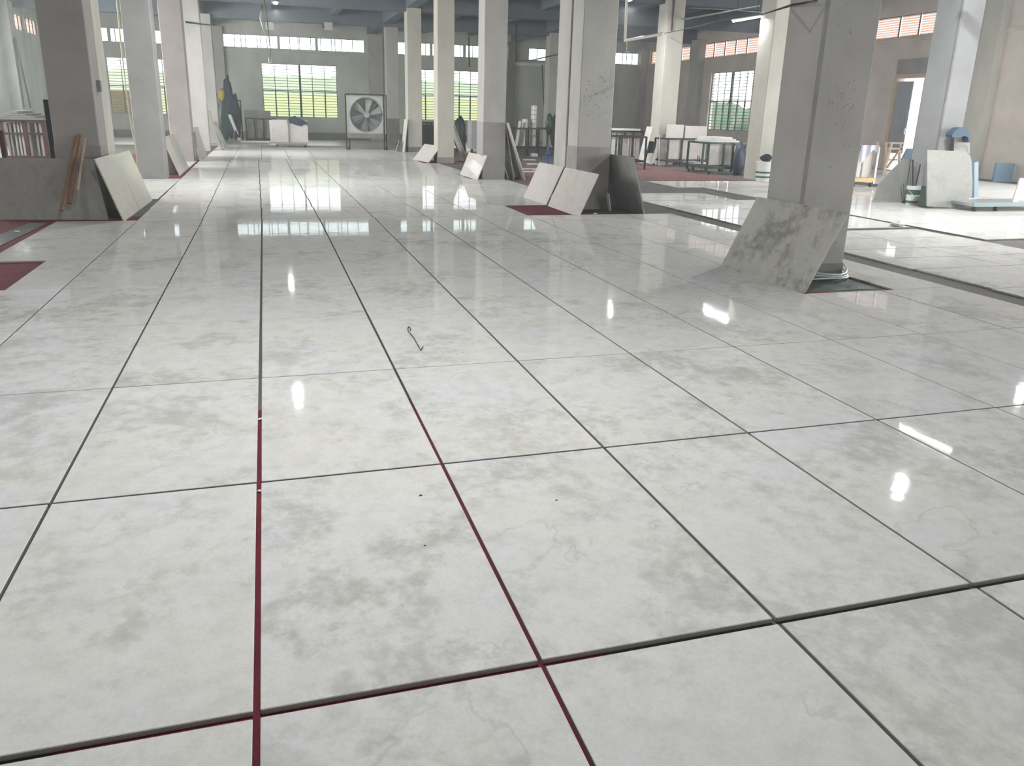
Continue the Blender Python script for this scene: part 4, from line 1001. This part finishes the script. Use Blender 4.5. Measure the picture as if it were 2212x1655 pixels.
hang_lamp(17.6, 14.0, 5.0, 'added fill lamp over the far right aisle, outside the frame', 100)  # unseen lamp added to brighten the right wall
hang_lamp(-6.2, 9.0, 5.0, 'pendant lamp over the left carpet', 40)
def tube_lamp(x, y0, y1, z, label, pw=80):
    t = thing('tube_lamp', label, 'lamp', (x, (y0 + y1) / 2, z))
    MB().box((x - .04, y0, z + .02), (x + .04, y1, z + .07)).build('batten', M_gwhite, t)
    MB().tube([(x, y0 + .04, z), (x, y1 - .04, z)], .022, 10).build('tube', M_tube, t)
    for y in (y0 + .2, y1 - .2): MB().tube([(x, y, z + .07), (x, y, 5.7)], .007, 6).build('cord', M_cable, t)
    l = bpy.data.lights.new('tube_light', 'AREA'); l.shape = 'RECTANGLE'; l.size = .03; l.size_y = y1 - y0; l.energy = pw
    o = bpy.data.objects.new('tube_light', l); C.objects.link(o); o.parent = t; o.location = (0, 0, -.05)
a = gnd(1582, 47, 4.2); b = gnd(1648, 36, 4.2)
tube_lamp(a.x, b.y, a.y, 4.2, 'lit fluorescent tube high left of the nearest pillar')
tube_lamp(11.7, 10.35, 11.65, 4.2, 'fluorescent tube over the right aisle, mirrored at right', 8)

# ------------------------------------------------------------------ pipes and cables
def wire(name, pts, r, m, label, cat='cable', n=6): return tag(MB().tube(pts, r, n).build(name, m, smooth=True), label, cat)
Yw = 16.0
for i, (x0, xm, x1, yb) in enumerate([(565, 562, 573, 76), (568, 566, 574, 60), (571, 577, 583, 98)]):
    P = [ony(x0, -180, Yw), ony(x0, 0, Yw), ony(xm, 40, Yw), ony(x1, yb, Yw)]
    if i == 2: P += [ony(585, 104, Yw), ony(583, 132, Yw)]
    wire('hanging_cable', P, .012, M_pvc if i != 2 else M_ycable, ['pale cable hanging before the back window, left strand', 'pale cable hanging before the back window, middle strand', 'longest hanging cable ending in a socket over the back window'][i])
q = ony(583, 130, Yw); tag(MB().lathe((q.x, q.y, q.z - .05), [(.02, 0), (.03, .02), (.03, .07), (.015, .1)], 12).build('lamp_socket', M_gwhite), 'white socket at the end of the longest hanging cable', 'socket')
Ym = 18.6
wire('drop_cable', [ony(246, -60, Ym), ony(252, 0, Ym), ony(262, 100, Ym), ony(275, 220, Ym), ony(287, 290, Ym), ony(294, 330, Ym), ony(299, 378, Ym)], .016, M_ycable, 'yellowed cable dropping left of the second left pillar')
wire('steel_pole', [(-1.97, 26.0, ony(390, 47, 26.0).z), (-1.87, 38.3, ony(455, 55, 38.3).z)], .03, M_steel, 'thin dark pole bridging the left row of pillars', 'pole')
Yp = 22.0
P = [ony(1354, -160, Yp), ony(1354, 0, Yp), ony(1350, 88, Yp)]
wire('white_pipe', P, .04, M_pvc, 'white pipe coming down right of the twin pillars', 'pipe', 10)
e = P[2]; wire('white_pipe', [e, (e.x, e.y - 2.3, e.z + .0)], .04, M_pvc, 'white pipe running level from the foot of the white downpipe', 'pipe', 10)
wire('hook_cable', [ony(1354, 92, Yp), ony(1354, 106, Yp), ony(1350, 113, Yp), ony(1358, 112, Yp)], .012, M_pvc, 'short white wire hanging under the level pipe')
wire('overhead_wire', [ony(1436, 72, 25.3), ony(1475, 64, 23), ony(1560, 44, 19.5), ony(1650, 30, 15), ony(1714, 10, 6.96)], .012, M_cable, 'black wire stretched from the cream pillar to the nearest pillar')
wire('overhead_wire', [ony(1480, 17, 25.6), ony(1560, 20, 24), ony(1655, 27, 21)], .02, M_galv, 'pale conduit right of the top of the cream pillar')
wire('overhead_wire', [ony(1476, 42, 25.6), ony(1640, 12, 20.5)], .03, M_galv, 'pale conduit slanting behind the lit tube')
wire('wall_conduit', [ony(1455, -60, 25.46), ony(1456, 10, 25.46), ony(1451, 67, 25.46)], .02, M_cable, 'black conduit on the top of the cream pillar')
wire('hanging_rope', [onx(30, 85, XL + .43), onx(42, 160, XL + .43), onx(52, 232, XL + .42)], .03, M_cable, 'black rope hanging on the left wall, shorter one')
wire('hanging_rope', [onx(31, 80, XL + .5), onx(48, 150, XL + .5), onx(66, 232, XL + .3)], .035, M_cable, 'black rope hanging on the left wall, longer one')
wire('wall_cable', [ony(1115, 52, 35), ony(1115, 132, 35), ony(1150, 130, 33), ony(1207, 117, 28)], .025, M_cable, 'dark cable stretched left of the twin pillars')
wire('wall_cable', [ony(1013, 80, 36), ony(1014, 145, 36)], .03, M_cable, 'dark rod hanging before the strip window, between the middle pillars')
wire('wall_cable', [ony(1171, 140, 43.9), ony(1174, 210, 43.9), ony(1180, 290, 43.9)], .03, M_cable, 'dark cable down the back wall behind the offcut rack')
wire('overhead_wire', [ony(1716, 10, 6.98), ony(1765, 2, 6.98)], .012, M_steel, 'short dark bracket wire at the top of the nearest pillar')

# pale boxes whose colour stands for the lit ends of the joists
for px, lb in ((583, 'left'), (710, 'right')):
    q = ony(px, 66, 38.2)
    tag(MB().box((q.x - .17, 38.05, q.z), (q.x + .17, 38.3, q.z + .32)).build('lit_beam_end', M_wall), lb + ' pale box for a lit beam end above the back strip windows', 'beam end')
bpy.context.view_layer.update()

# ------------------------------------------------------------------ light stone dust in the air of the hall
import os
hz = MB().box((XL - .26, YF - .26, -.32), (XR + .26, YB + .26, ZC + .22)).build('haze', bpy.data.materials.new('stone_dust_haze'))
hm = hz.data.materials[0]; hm.use_nodes = True; hn = hm.node_tree.nodes; hn.remove(hn['Principled BSDF'])
vs_ = hn.new('ShaderNodeVolumeScatter'); vs_.inputs['Color'].default_value = (.93, .98, 1, 1); vs_.inputs['Density'].default_value = .0042; vs_.inputs['Anisotropy'].default_value = .35
hm.node_tree.links.new(vs_.outputs[0], hn['Material Output'].inputs['Volume'])
hz['kind'] = 'stuff'; tag(hz, 'thin pale dust haze filling the hall', 'haze')
